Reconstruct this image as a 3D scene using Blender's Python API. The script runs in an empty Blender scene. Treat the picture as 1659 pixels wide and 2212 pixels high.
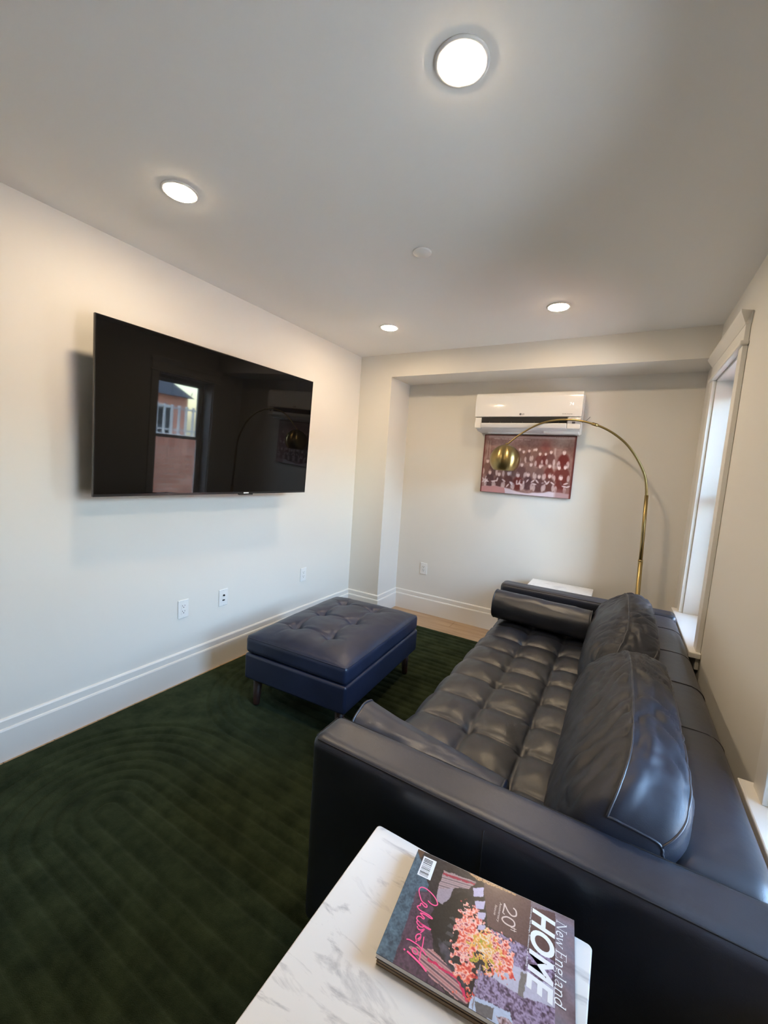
import bpy, bmesh, math, random
import numpy as np
from mathutils import Vector, Matrix, noise

random.seed(7)
PI = math.pi
sc = bpy.context.scene
COL = sc.collection

# ------------------------------------------------------------------ room size (metres)
W, D0, D1, H = 2.691, 3.653, 4.024, 2.438      # right wall, pilaster face, recess wall, ceiling
HS, XP, YR = 2.239, 0.341, -1.7                # soffit underside, pilaster width, wall behind the camera
HB = 0.195                                     # baseboard height

# ------------------------------------------------------------------ camera
yaw, pitch, roll = -0.5209, -0.1063, 0.0668
fw = Vector((math.sin(yaw)*math.cos(pitch), math.cos(yaw)*math.cos(pitch), math.sin(pitch)))
r0 = Vector((math.cos(yaw), -math.sin(yaw), 0)); u0 = r0.cross(fw)
rr = math.cos(roll)*r0 + math.sin(roll)*u0
uu = -math.sin(roll)*r0 + math.cos(roll)*u0
cd = bpy.data.cameras.new('camera'); cam = bpy.data.objects.new('camera', cd); COL.objects.link(cam)
cd.sensor_fit = 'VERTICAL'; cd.sensor_height = 36; cd.lens = 888.33/2212*36; cd.clip_start = 0.02
m = Matrix.Identity(4)
for i in range(3):
    m[i][0], m[i][1], m[i][2] = rr[i], uu[i], -fw[i]
m.translation = Vector((2.2652, 0.3228, 1.4132))
cam.matrix_world = m
sc.camera = cam

# ------------------------------------------------------------------ world, sun, window portals, exposure
wd = bpy.data.worlds.new('sky'); sc.world = wd; wd.use_nodes = True
wn = wd.node_tree; wn.nodes.clear()
wo = wn.nodes.new('ShaderNodeOutputWorld'); wb = wn.nodes.new('ShaderNodeBackground')
SUN_AZ, SUN_EL = math.radians(200), math.radians(50)      # azimuth clockwise from +y
sk = wn.nodes.new('ShaderNodeTexSky'); sk.sky_type = 'NISHITA'; sk.sun_disc = False
sk.sun_elevation = SUN_EL; sk.sun_rotation = SUN_AZ; sk.air_density = 1.4; sk.dust_density = 1.2; sk.ozone_density = 2.5
wn.links.new(sk.outputs[0], wb.inputs[0]); wn.links.new(wb.outputs[0], wo.inputs[0])
wb.inputs[1].default_value = 1.62
sd = bpy.data.lights.new('sun', 'SUN'); sd.energy = 3.4; sd.color = (1, .93, .84); sd.angle = math.radians(0.6)
so = bpy.data.objects.new('sun', sd); COL.objects.link(so)
so.rotation_euler = Vector((-math.sin(SUN_AZ), -math.cos(SUN_AZ), -math.tan(SUN_EL))).to_track_quat('-Z', 'Y').to_euler(); so.location = (-2, 0, 6)

WIN = [(2.935, 3.60, 0.60, 2.085), (1.00, 1.705, 0.60, 2.085)]      # clear openings: y0, y1, z0, z1
XG = W + 0.19                                                       # plane of the sashes
for (y0, y1, z0, z1) in WIN:
    pl = bpy.data.lights.new('window_portal', 'AREA'); pl.shape = 'RECTANGLE'
    pl.size = z1-z0; pl.size_y = y1-y0; pl.cycles.is_portal = True
    po = bpy.data.objects.new('window_portal', pl); COL.objects.link(po)
    po.location = (XG+.05, (y0+y1)/2, (z0+z1)/2); po.rotation_euler = (0, PI/2, 0)

sc.view_settings.view_transform = 'Standard'; sc.view_settings.look = 'None'
sc.view_settings.gamma = 1; sc.view_settings.use_curve_mapping = False
sc.view_settings.exposure = 2.58
sc.cycles.use_denoising = True
sc.cycles.max_bounces = 10; sc.cycles.diffuse_bounces = 6; sc.cycles.glossy_bounces = 5
sc.cycles.sample_clamp_indirect = 8; sc.cycles.caustics_reflective = False; sc.cycles.caustics_refractive = False
LAMP = 46.0                                    # radiance of the four LED discs

# ------------------------------------------------------------------ materials
def lin(c):
    return tuple(x/12.92 if x <= .04045 else ((x+.055)/1.055)**2.4 for x in c)

def newmat(name):
    mt = bpy.data.materials.new(name); mt.use_nodes = True
    return mt, mt.node_tree, mt.node_tree.nodes['Principled BSDF']

def mat(name, col, rough=.5, metal=0., spec=.5, bump=None, var=None, coat=0., emit=None):
    """col linear RGB; bump=(scale, strength, distance); var=(scale, amount) colour mottling"""
    mt, nt, b = newmat(name)
    b.inputs['Base Color'].default_value = (*col, 1); b.inputs['Roughness'].default_value = rough
    b.inputs['Metallic'].default_value = metal; b.inputs['Specular IOR Level'].default_value = spec
    b.inputs['Coat Weight'].default_value = coat
    tc = None
    if bump or var:
        tc = nt.nodes.new('ShaderNodeTexCoord')
    if bump:
        n = nt.nodes.new('ShaderNodeTexNoise'); n.inputs['Scale'].default_value = bump[0]; n.inputs['Detail'].default_value = 4
        bp = nt.nodes.new('ShaderNodeBump'); bp.inputs['Strength'].default_value = bump[1]; bp.inputs['Distance'].default_value = bump[2]
        nt.links.new(tc.outputs['Object'], n.inputs['Vector']); nt.links.new(n.outputs[0], bp.inputs['Height'])
        nt.links.new(bp.outputs[0], b.inputs['Normal'])
    if var:
        n = nt.nodes.new('ShaderNodeTexNoise'); n.inputs['Scale'].default_value = var[0]; n.inputs['Detail'].default_value = 3
        rp = nt.nodes.new('ShaderNodeValToRGB')
        a = var[1]
        rp.color_ramp.elements[0].position = .3; rp.color_ramp.elements[1].position = .7
        rp.color_ramp.elements[0].color = (*[c*(1-a) for c in col], 1); rp.color_ramp.elements[1].color = (*[min(1, c*(1+a)) for c in col], 1)
        nt.links.new(tc.outputs['Object'], n.inputs['Vector']); nt.links.new(n.outputs[0], rp.inputs[0])
        nt.links.new(rp.outputs[0], b.inputs['Base Color'])
    if emit:
        b.inputs['Emission Color'].default_value = (*emit[0], 1); b.inputs['Emission Strength'].default_value = emit[1]
    return mt

M = {}
M['wall'] = mat('painted_wall', (.745, .722, .675), .62, spec=.3, bump=(140, .05, .0006))
M['ceiling'] = mat('painted_ceiling', (.86, .85, .825), .85, spec=.2, bump=(120, .04, .0006))
M['trim'] = mat('satin_white_trim', (.78, .765, .73), .38, bump=(60, .02, .0005))
M['white_plastic'] = mat('white_plastic', (.80, .80, .79), .32)
M['ac_gloss'] = mat('glossy_white_plastic', (.80, .785, .76), .12, coat=.5)
M['dark'] = mat('dark_slot', (.006, .006, .007), .6)
M['grey'] = mat('grey_print', (.12, .12, .13), .5)
M['black_metal'] = mat('black_metal', (.012, .012, .013), .4, .6)
M['tv_frame'] = mat('black_tv_frame', (.006, .006, .007), .25)
M['tv_back'] = mat('black_tv_back', (.010, .010, .011), .55)
M['dark_wood'] = mat('dark_stained_wood', (.030, .010, .006), .5, var=(30, .4))
M['led'] = mat('led_diffuser', (.9, .9, .9), .4, emit=((1, .77, .50), LAMP))
M['sash'] = mat('white_vinyl_sash', (.74, .75, .75), .35)
M['seam'] = mat('leather_seam', (.003, .003, .005), .6)
M['paper'] = mat('magazine_paper', (.74, .73, .70), .6)
M['spine_tan'] = mat('tan_cover_edges', (.30, .22, .15), .5)
M['navy_cover'] = mat('navy_cover', (.01, .013, .03), .3)
M['ink_white'] = mat('white_ink', (.80, .84, .88), .35)
M['ink_cream'] = mat('cream_ink', (.62, .50, .48), .35)
M['ink_pink'] = mat('pink_ink', (.95, .10, .30), .35)
M['ink_black'] = mat('black_ink', (.01, .01, .012), .35)
M['mortar'] = mat('pale_mortar', (.86, .78, .72), .9, bump=(80, .3, .002))
M['concrete'] = mat('concrete', (.32, .31, .30), .9, bump=(30, .3, .004), var=(8, .2))
M['bark'] = mat('bark', (.05, .035, .025), .9, bump=(30, .6, .01))
M['leaf'] = mat('leaf', (.03, .06, .02), .6, var=(3, .5))
M['iron'] = mat('painted_iron', (.55, .56, .57), .5)
M['roof'] = mat('slate_roof', (.06, .06, .07), .7, var=(6, .3))
M['maroon'] = mat('maroon_edge', (.10, .012, .010), .35)
M['display'] = mat('display_digits', (.9, .9, .95), .3, emit=((.95, .95, 1), .10))

def leather(name, col, rough, fold=.22, spec=.85):
    mt, nt, b = newmat(name)
    tc = nt.nodes.new('ShaderNodeTexCoord')
    v = nt.nodes.new('ShaderNodeTexVoronoi'); v.inputs['Scale'].default_value = 420; v.feature = 'F1'
    n = nt.nodes.new('ShaderNodeTexNoise'); n.inputs['Scale'].default_value = 26; n.inputs['Detail'].default_value = 5
    n2 = nt.nodes.new('ShaderNodeTexNoise'); n2.inputs['Scale'].default_value = 5; n2.inputs['Detail'].default_value = 3
    for q in (v, n, n2): nt.links.new(tc.outputs['Object'], q.inputs['Vector'])
    b1 = nt.nodes.new('ShaderNodeBump'); b1.inputs['Strength'].default_value = .16; b1.inputs['Distance'].default_value = .0006
    b2 = nt.nodes.new('ShaderNodeBump'); b2.inputs['Strength'].default_value = fold; b2.inputs['Distance'].default_value = .004
    nt.links.new(v.outputs['Distance'], b1.inputs['Height']); nt.links.new(n.outputs[0], b2.inputs['Height'])
    nt.links.new(b2.outputs[0], b1.inputs['Normal']); nt.links.new(b1.outputs[0], b.inputs['Normal'])
    rp = nt.nodes.new('ShaderNodeMapRange'); rp.inputs[3].default_value = rough-.06; rp.inputs[4].default_value = rough+.10
    nt.links.new(n2.outputs[0], rp.inputs[0]); nt.links.new(rp.outputs[0], b.inputs['Roughness'])
    cr = nt.nodes.new('ShaderNodeValToRGB')
    cr.color_ramp.elements[0].position = .3; cr.color_ramp.elements[1].position = .75
    cr.color_ramp.elements[0].color = (*[c*.8 for c in col], 1); cr.color_ramp.elements[1].color = (*[c*1.3 for c in col], 1)
    nt.links.new(n2.outputs[0], cr.inputs[0]); nt.links.new(cr.outputs[0], b.inputs['Base Color'])
    b.inputs['Specular IOR Level'].default_value = spec
    return mt
M['leather'] = leather('black_navy_leather', (.0115, .0150, .0270), .385)
M['leather_soft'] = leather('soft_black_navy_leather', (.0120, .0155, .0270), .46, .26, .48)
M['leather_navy'] = leather('navy_leather', (.011, .017, .042), .40, .22, .65)

def brass(name, aniso):
    mt, nt, b = newmat(name)
    b.inputs['Base Color'].default_value = (.37, .28, .122, 1); b.inputs['Metallic'].default_value = 1
    b.inputs['Roughness'].default_value = .30
    if aniso:
        b.inputs['Anisotropic'].default_value = .8; b.inputs['Anisotropic Rotation'].default_value = .25
        tg = nt.nodes.new('ShaderNodeTangent'); tg.direction_type = 'RADIAL'; tg.axis = 'Z'; nt.links.new(tg.outputs[0], b.inputs['Tangent'])
    return mt
M['brass'] = brass('satin_brass', False)
M['brass_brushed'] = brass('brushed_brass', True)

def marble():
    mt, nt, b = newmat('white_marble')
    tc = nt.nodes.new('ShaderNodeTexCoord')
    mp = nt.nodes.new('ShaderNodeMapping'); mp.inputs['Rotation'].default_value = (0, 0, math.radians(-8)); mp.inputs['Scale'].default_value = (5, 17, 10)
    nt.links.new(tc.outputs['Object'], mp.inputs['Vector'])
    n1 = nt.nodes.new('ShaderNodeTexNoise'); n1.inputs['Scale'].default_value = 1.6; n1.inputs['Detail'].default_value = 7; n1.inputs['Roughness'].default_value = .62; n1.inputs['Distortion'].default_value = .8
    nt.links.new(mp.outputs[0], n1.inputs['Vector'])
    r1 = nt.nodes.new('ShaderNodeValToRGB'); e = r1.color_ramp.elements
    e[0].position = .54; e[0].color = (0, 0, 0, 1); e[1].position = .70; e[1].color = (1, 1, 1, 1)
    nt.links.new(n1.outputs[0], r1.inputs[0])
    n2 = nt.nodes.new('ShaderNodeTexNoise'); n2.inputs['Scale'].default_value = 7; n2.inputs['Detail'].default_value = 3
    nt.links.new(tc.outputs['Object'], n2.inputs['Vector'])
    mul = nt.nodes.new('ShaderNodeMath'); mul.operation = 'MULTIPLY'
    nt.links.new(r1.outputs[0], mul.inputs[0]); nt.links.new(n2.outputs[0], mul.inputs[1])
    mx = nt.nodes.new('ShaderNodeMix'); mx.data_type = 'RGBA'
    mx.inputs[6].default_value = (.80, .785, .765, 1); mx.inputs[7].default_value = (.10, .10, .13, 1)
    nt.links.new(mul.outputs[0], mx.inputs[0]); nt.links.new(mx.outputs[2], b.inputs['Base Color'])
    b.inputs['Roughness'].default_value = .30
    return mt
M['marble'] = marble()

def oak():
    mt, nt, b = newmat('light_oak')
    tc = nt.nodes.new('ShaderNodeTexCoord'); oi = nt.nodes.new('ShaderNodeObjectInfo')
    mp = nt.nodes.new('ShaderNodeMapping'); mp.inputs['Scale'].default_value = (1.2, 22, 6)
    ad = nt.nodes.new('ShaderNodeVectorMath'); ad.operation = 'ADD'
    nt.links.new(tc.outputs['Object'], ad.inputs[0]); nt.links.new(oi.outputs['Location'], ad.inputs[1])
    nt.links.new(ad.outputs[0], mp.inputs['Vector'])
    n = nt.nodes.new('ShaderNodeTexNoise'); n.inputs['Scale'].default_value = 2; n.inputs['Detail'].default_value = 6
    nt.links.new(mp.outputs[0], n.inputs['Vector'])
    r = nt.nodes.new('ShaderNodeValToRGB'); e = r.color_ramp.elements
    e[0].position = .35; e[0].color = (.36, .235, .135, 1); e[1].position = .7; e[1].color = (.50, .355, .225, 1)
    nt.links.new(n.outputs[0], r.inputs[0]); nt.links.new(r.outputs[0], b.inputs['Base Color'])
    b.inputs['Roughness'].default_value = .42
    return mt
M['oak'] = oak()

def rugmat():
    mt, nt, b = newmat('green_wool_pile')
    tc = nt.nodes.new('ShaderNodeTexCoord')
    n = nt.nodes.new('ShaderNodeTexNoise'); n.inputs['Scale'].default_value = 8; n.inputs['Detail'].default_value = 8; n.inputs['Roughness'].default_value = .68
    f = nt.nodes.new('ShaderNodeTexNoise'); f.inputs['Scale'].default_value = 420; f.inputs['Detail'].default_value = 2
    for q in (n, f): nt.links.new(tc.outputs['Object'], q.inputs['Vector'])
    r = nt.nodes.new('ShaderNodeValToRGB'); e = r.color_ramp.elements
    e[0].position = .32; e[0].color = (.0100, .0155, .0072, 1); e[1].position = .70; e[1].color = (.036, .050, .024, 1)
    nt.links.new(n.outputs[0], r.inputs[0]); nt.links.new(r.outputs[0], b.inputs['Base Color'])
    bp = nt.nodes.new('ShaderNodeBump'); bp.inputs['Strength'].default_value = .8; bp.inputs['Distance'].default_value = .004
    nt.links.new(f.outputs[0], bp.inputs['Height']); nt.links.new(bp.outputs[0], b.inputs['Normal'])
    b.inputs['Roughness'].default_value = 1; b.inputs['Specular IOR Level'].default_value = .1
    b.inputs['Sheen Weight'].default_value = .25; b.inputs['Sheen Roughness'].default_value = .5
    b.inputs['Sheen Tint'].default_value = (.10, .14, .08, 1)
    return mt
M['rug'] = rugmat()

def screenmat():
    mt, nt, b = newmat('black_screen_glass')
    b.inputs['Base Color'].default_value = (.0025, .0025, .003, 1); b.inputs['Roughness'].default_value = .03
    b.inputs['Specular IOR Level'].default_value = .30
    return mt
M['screen'] = screenmat()

def glassmat():
    mt, nt, b = newmat('window_glass')
    nt.nodes.remove(b)
    o = nt.nodes['Material Output']; t = nt.nodes.new('ShaderNodeBsdfTransparent'); g = nt.nodes.new('ShaderNodeBsdfGlossy')
    g.inputs['Roughness'].default_value = .0; t.inputs[0].default_value = (.93, .96, .95, 1)
    fr = nt.nodes.new('ShaderNodeFresnel'); fr.inputs[0].default_value = 1.45
    mx = nt.nodes.new('ShaderNodeMixShader')
    nt.links.new(fr.outputs[0], mx.inputs[0]); nt.links.new(t.outputs[0], mx.inputs[1]); nt.links.new(g.outputs[0], mx.inputs[2])
    nt.links.new(mx.outputs[0], o.inputs[0])
    return mt
M['glass'] = glassmat()

def brickmat():
    mt, nt, b = newmat('red_brick')
    tc = nt.nodes.new('ShaderNodeTexCoord'); oi = nt.nodes.new('ShaderNodeObjectInfo')
    n = nt.nodes.new('ShaderNodeTexNoise'); n.inputs['Scale'].default_value = 25; n.inputs['Detail'].default_value = 4
    nt.links.new(tc.outputs['Object'], n.inputs['Vector'])
    ad = nt.nodes.new('ShaderNodeMath'); ad.operation = 'ADD'
    ml = nt.nodes.new('ShaderNodeMath'); ml.operation = 'MULTIPLY'; ml.inputs[1].default_value = .5
    nt.links.new(oi.outputs['Random'], ad.inputs[0]); nt.links.new(n.outputs[0], ad.inputs[1]); nt.links.new(ad.outputs[0], ml.inputs[0])
    r = nt.nodes.new('ShaderNodeValToRGB'); e = r.color_ramp.elements
    e[0].position = .2; e[0].color = (.52, .20, .13, 1); e[1].position = .8; e[1].color = (.70, .34, .25, 1)
    nt.links.new(ml.outputs[0], r.inputs[0]); nt.links.new(r.outputs[0], b.inputs['Base Color'])
    b.inputs['Roughness'].default_value = .9
    return mt
M['brick'] = brickmat()

def printmat(name, rough, coat=0.):
    mt, nt, b = newmat(name)
    a = nt.nodes.new('ShaderNodeAttribute'); a.attribute_name = 'Col'
    nt.links.new(a.outputs['Color'], b.inputs['Base Color']); b.inputs['Roughness'].default_value = rough
    b.inputs['Coat Weight'].default_value = coat; b.inputs['Coat Roughness'].default_value = .1
    return mt
M['print_gloss'] = printmat('printed_gloss_paper', .32, .25)
M['print_canvas'] = printmat('printed_canvas', .30, .1)

# ------------------------------------------------------------------ mesh helpers
def link(name, me, mt, parent=None, wn_=False):
    o = bpy.data.objects.new(name, me); COL.objects.link(o)
    if mt is not None:
        me.materials.clear(); me.materials.append(M[mt] if isinstance(mt, str) else mt)
    if parent is not None: o.parent = parent
    if wn_:
        md = o.modifiers.new('weighted', 'WEIGHTED_NORMAL'); md.keep_sharp = False; md.weight = 80
    return o

def off(verts, parent, local):
    if parent is None or local: return verts
    p = Vector((0, 0, 0)); q = parent
    while q is not None:
        p += q.location; q = q.parent
    return [(v[0]-p.x, v[1]-p.y, v[2]-p.z) for v in verts]

def raw(name, verts, faces, mt, parent=None, smooth=False, local=False):
    me = bpy.data.meshes.new(name); me.from_pydata(off(verts, parent, local), [], faces); me.update()
    bm = bmesh.new(); bm.from_mesh(me); bmesh.ops.recalc_face_normals(bm, faces=bm.faces); bm.to_mesh(me); bm.free()
    if smooth: me.polygons.foreach_set('use_smooth', [True]*len(me.polygons))
    return link(name, me, mt, parent)

def box_vf(a, b):
    (x0, y0, z0), (x1, y1, z1) = a, b
    v = [(x0, y0, z0), (x1, y0, z0), (x1, y1, z0), (x0, y1, z0), (x0, y0, z1), (x1, y0, z1), (x1, y1, z1), (x0, y1, z1)]
    f = [(3, 2, 1, 0), (4, 5, 6, 7), (0, 1, 5, 4), (1, 2, 6, 5), (2, 3, 7, 6), (3, 0, 4, 7)]
    return v, f

def boxes(name, lst, mt, parent=None, local=False):
    V, F = [], []
    for a, b in lst:
        v, f = box_vf(a, b); n = len(V); V += v; F += [tuple(i+n for i in q) for q in f]
    return raw(name, V, F, mt, parent, local=local)

def rbox(name, a, b, r, mt, parent=None, seg=3, local=False, deform=None):
    """rounded box between corners a and b"""
    v, f = box_vf(a, b); v = off(v, parent, local)
    bm = bmesh.new(); vs = [bm.verts.new(q) for q in v]
    for q in f: bm.faces.new([vs[i] for i in q])
    bmesh.ops.recalc_face_normals(bm, faces=bm.faces)
    bmesh.ops.bevel(bm, geom=list(bm.edges), offset=r, segments=seg, profile=.5, affect='EDGES', clamp_overlap=True)
    if deform:
        for q in bm.verts: q.co = Vector(deform(q.co))
    for q in bm.faces: q.smooth = True
    me = bpy.data.meshes.new(name); bm.to_mesh(me); bm.free()
    return link(name, me, mt, parent, True)

def tube(name, pts, rad, mt, parent=None, n=10, local=False, closed=False, caps=True):
    pts = [Vector(q) for q in pts]; N = len(pts)
    rads = rad if isinstance(rad, (list, tuple)) else [rad]*N
    V, F = [], []; prev = None
    for i, p in enumerate(pts):
        if closed: t = (pts[(i+1) % N]-pts[i-1]).normalized()
        else: t = (pts[min(i+1, N-1)]-pts[max(i-1, 0)]).normalized()
        if prev is None:
            a = Vector((0, 0, 1)) if abs(t.z) < .9 else Vector((1, 0, 0)); nrm = (a - t*a.dot(t)).normalized()
        else: nrm = (prev - t*prev.dot(t)).normalized()
        prev = nrm; bi = t.cross(nrm)
        for k in range(n):
            an = 2*PI*k/n; V.append(tuple(p + rads[i]*(math.cos(an)*nrm + math.sin(an)*bi)))
    for i in range(N if closed else N-1):
        j = (i+1) % N
        for k in range(n): F.append((i*n+k, i*n+(k+1) % n, j*n+(k+1) % n, j*n+k))
    if caps and not closed:
        F.append(tuple(range(n))); F.append(tuple((N-1)*n+k for k in range(n)))
    return raw(name, V, F, mt, parent, True, local)

def lathe(name, prof, c, mt, parent=None, n=40, local=False, smooth=True):
    """prof: (radius, z) list turned about a vertical axis through c"""
    V, F = [], []
    for r, z in prof:
        for k in range(n):
            a = 2*PI*k/n; V.append((c[0]+r*math.cos(a), c[1]+r*math.sin(a), c[2]+z))
    for i in range(len(prof)-1):
        for k in range(n): F.append((i*n+k, i*n+(k+1) % n, (i+1)*n+(k+1) % n, (i+1)*n+k))
    if prof[0][0] > 1e-4: F.append(tuple(range(n)))
    if prof[-1][0] > 1e-4: F.append(tuple((len(prof)-1)*n+k for k in range(n)))
    o = raw(name, V, F, mt, parent, smooth, local)
    return o

def sheet(name, P, mt, parent=None, local=False, wrap_u=False, wrap_v=False, flip=False, thick=None):
    """grid of points P[u][v] -> smooth mesh"""
    nu, nv = len(P), len(P[0])
    V = [tuple(q) for row in P for q in row]; F = []
    for i in range(nu if wrap_u else nu-1):
        for j in range(nv if wrap_v else nv-1):
            q = (i*nv+j, ((i+1) % nu)*nv+j, ((i+1) % nu)*nv+(j+1) % nv, i*nv+(j+1) % nv)
            F.append(q[::-1] if flip else q)
    me = bpy.data.meshes.new(name); me.from_pydata(off(V, parent, local), [], F); me.update()
    me.polygons.foreach_set('use_smooth', [True]*len(me.polygons))
    return link(name, me, mt, parent)

def text_mesh(name, body, size, mt, parent, mtx, shear=0., bold=0., sx=1., depth=0.0002, align='LEFT', space=1.):
    cu = bpy.data.curves.new(name, 'FONT'); cu.body = body; cu.size = size; cu.shear = shear; cu.offset = bold
    cu.align_x = align; cu.extrude = depth; cu.space_character = space; cu.resolution_u = 5
    t = bpy.data.objects.new(name+'_tmp', cu); COL.objects.link(t)
    dg = bpy.context.evaluated_depsgraph_get(); dg.update()
    me = bpy.data.meshes.new_from_object(t.evaluated_get(dg))
    bpy.data.objects.remove(t); me.name = name
    me.transform(mtx @ Matrix.Diagonal((sx, 1, 1, 1)))
    return link(name, me, mt, parent)

def ribbon(V, F, pts, w, frame, closed=False):
    """flat stroke of width w along 2D pts, mapped by frame(u, v, lift)"""
    P = [np.array(q, float) for q in pts]; n0 = len(V); N = len(P)
    for i in range(N):
        t = P[min(i+1, N-1)]-P[max(i-1, 0)]; L = math.hypot(*t) or 1
        nrm = np.array((-t[1], t[0]))/L
        ww = w[i] if isinstance(w, (list, tuple)) else w
        V.append(frame(*(P[i]+nrm*ww/2))); V.append(frame(*(P[i]-nrm*ww/2)))
    for i in range(N-1):
        a = n0+2*i; F.append((a, a+1, a+3, a+2))

def spline(pts, k=8):
    """Catmull-Rom through pts"""
    P = [np.array(q, float) for q in pts]; out = []
    P = [2*P[0]-P[1]] + P + [2*P[-1]-P[-2]]
    for i in range(1, len(P)-2):
        for s in range(k):
            t = s/k; a, b, c, d = P[i-1:i+3]
            out.append(.5*((2*b)+(-a+c)*t+(2*a-5*b+4*c-d)*t*t+(-a+3*b-3*c+d)*t**3))
    out.append(P[-2]); return out

def tag(o, label=None, cat=None, group=None, kind=None):
    if label: o['label'] = label
    if cat: o['category'] = cat
    if group: o['group'] = group
    if kind: o['kind'] = kind
    return o

def empty(name, loc, rz=0., label=None, cat=None, group=None, kind=None):
    o = bpy.data.objects.new(name, None); COL.objects.link(o); o.location = loc; o.rotation_euler = (0, 0, rz)
    o.empty_display_size = .1
    return tag(o, label, cat, group, kind)

def struct(o, label): return tag(o, label, None, None, 'structure')

def painted(name, nx, ny, frame, rgb, mt, parent, local=False):
    """grid surface carrying a printed picture; rgb[j][i] in sRGB 0..1, frame(u, v) -> point"""
    V = [frame(i/(nx-1), j/(ny-1)) for j in range(ny) for i in range(nx)]
    F = [(j*nx+i, j*nx+i+1, (j+1)*nx+i+1, (j+1)*nx+i) for j in range(ny-1) for i in range(nx-1)]
    me = bpy.data.meshes.new(name); me.from_pydata(off(V, parent, local), [], F); me.update()
    ca = me.color_attributes.new('Col', 'FLOAT_COLOR', 'POINT')
    c = np.clip(rgb.reshape(-1, 3), 0, 1); l = np.where(c <= .04045, c/12.92, ((c+.055)/1.055)**2.4)
    ca.data.foreach_set('color', np.concatenate([l, np.ones((len(l), 1))], 1).astype('f4').ravel())
    return link(name, me, mt, parent)

# ================================================================== THE SETTING
T = .15
# floor of oak planks (plank rows run along x, parallel to the recess wall)
fl = boxes('floor', [((-T, YR-T, -.12), (W+T, D1+T, -.016))], 'concrete'); struct(fl, 'light oak plank floor under the dark green rug')
pw = .19; yy = D1; row = 0; plank_cache = {}
while yy > YR:
    cuts = [0, W*(.38 if row % 3 == 0 else .72 if row % 3 == 1 else .55), W]
    for a, b in zip(cuts[:-1], cuts[1:]):
        L = b-a-.0015; key = round(L, 3)
        if key not in plank_cache:
            v, f = box_vf((-L/2, -pw/2+.0008, -.016), (L/2, pw/2-.0008, 0))
            bm = bmesh.new(); vs = [bm.verts.new(q) for q in v]
            for q in f: bm.faces.new([vs[i] for i in q])
            bmesh.ops.bevel(bm, geom=[e for e in bm.edges if all(abs(w_.co.z) < 1e-6 for w_ in e.verts)], offset=.001, segments=1, affect='EDGES')
            me = bpy.data.meshes.new('plank'); bm.to_mesh(me); bm.free(); me.materials.append(M['oak']); plank_cache[key] = me
        o = bpy.data.objects.new('plank', plank_cache[key]); COL.objects.link(o); o.parent = fl; o.location = ((a+b)/2, yy-pw/2, 0)
    yy -= pw; row += 1

struct(boxes('ceiling', [((-T, YR-T, H), (W+.245, D1+T, H+.15))], 'ceiling'), 'flat pale ceiling with round downlights')
struct(boxes('wall_left', [((-T, YR, -.02), (0, D1+T, H))], 'wall'), 'off-white wall carrying the television')
struct(boxes('wall_back', [((0, D1, -.02), (W+T, D1+T, H))], 'wall'), 'recessed off-white wall behind the picture')
struct(boxes('wall_pilaster', [((0, D0, -.02), (XP, D1, H))], 'wall'), 'narrow projecting wall strip in the corner')
struct(boxes('wall_soffit', [((XP, D0, HS), (W, D1, H))], 'wall'), 'dropped soffit along the top of the recess')
struct(boxes('wall_rear', [((-T, YR-T, -.02), (W+.245, YR, H))], 'wall'), 'plain off-white wall at the other end of the room')
# right wall with two deep window openings
RW = W+.245; segs = []
ys = [YR, WIN[1][0], WIN[1][1], WIN[0][0], WIN[0][1], D1+T]
for k in range(5):
    if k in (1, 3):
        y0, y1, z0, z1 = WIN[1] if k == 1 else WIN[0]
        segs += [((W, y0, -.02), (RW, y1, z0-.03)), ((W, y0, z1), (RW, y1, H))]
    else: segs.append(((W, ys[k], -.02), (RW, ys[k+1], H)))
struct(boxes('wall_right', segs, 'wall'), 'off-white wall behind the sofa with deep window openings')

def baseboard(name, path, label):
    """two-step skirting swept along a floor polyline; room on the left-hand side of the path"""
    prof = [(0, 0), (.019, 0), (.019, .142), (.016, .150), (.011, .152), (.011, .186), (.007, .193), (0, HB)]
    P = [Vector((x, y)) for x, y in path]; V, F = [], []; n = len(prof)
    for i, p in enumerate(P):
        d1 = (P[i]-P[i-1]).normalized() if i else (P[1]-P[0]).normalized()
        d2 = (P[i+1]-P[i]).normalized() if i < len(P)-1 else d1
        n1 = Vector((-d1.y, d1.x)); n2 = Vector((-d2.y, d2.x)); mm = (n1+n2); mm /= mm.dot(n1)
        for (o_, z) in prof: V.append((p.x+mm.x*o_, p.y+mm.y*o_, z))
    for i in range(len(P)-1):
        for k in range(n-1): F.append((i*n+k, (i+1)*n+k, (i+1)*n+k+1, i*n+k+1))
    F.append(tuple(range(n))); F.append(tuple((len(P)-1)*n+k for k in range(n)))
    return struct(raw(name, V, F, 'trim'), label)
baseboard('baseboard_back', [(W, D1), (XP, D1), (XP, D0), (0, D0)], 'white stepped baseboard round the recess')
baseboard('baseboard_left', [(0, D0-.0), (0, YR)], 'white stepped baseboard under the television wall')
baseboard('baseboard_right', [(W, YR), (W, D1-.02)], 'white stepped baseboard behind the sofa')

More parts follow.
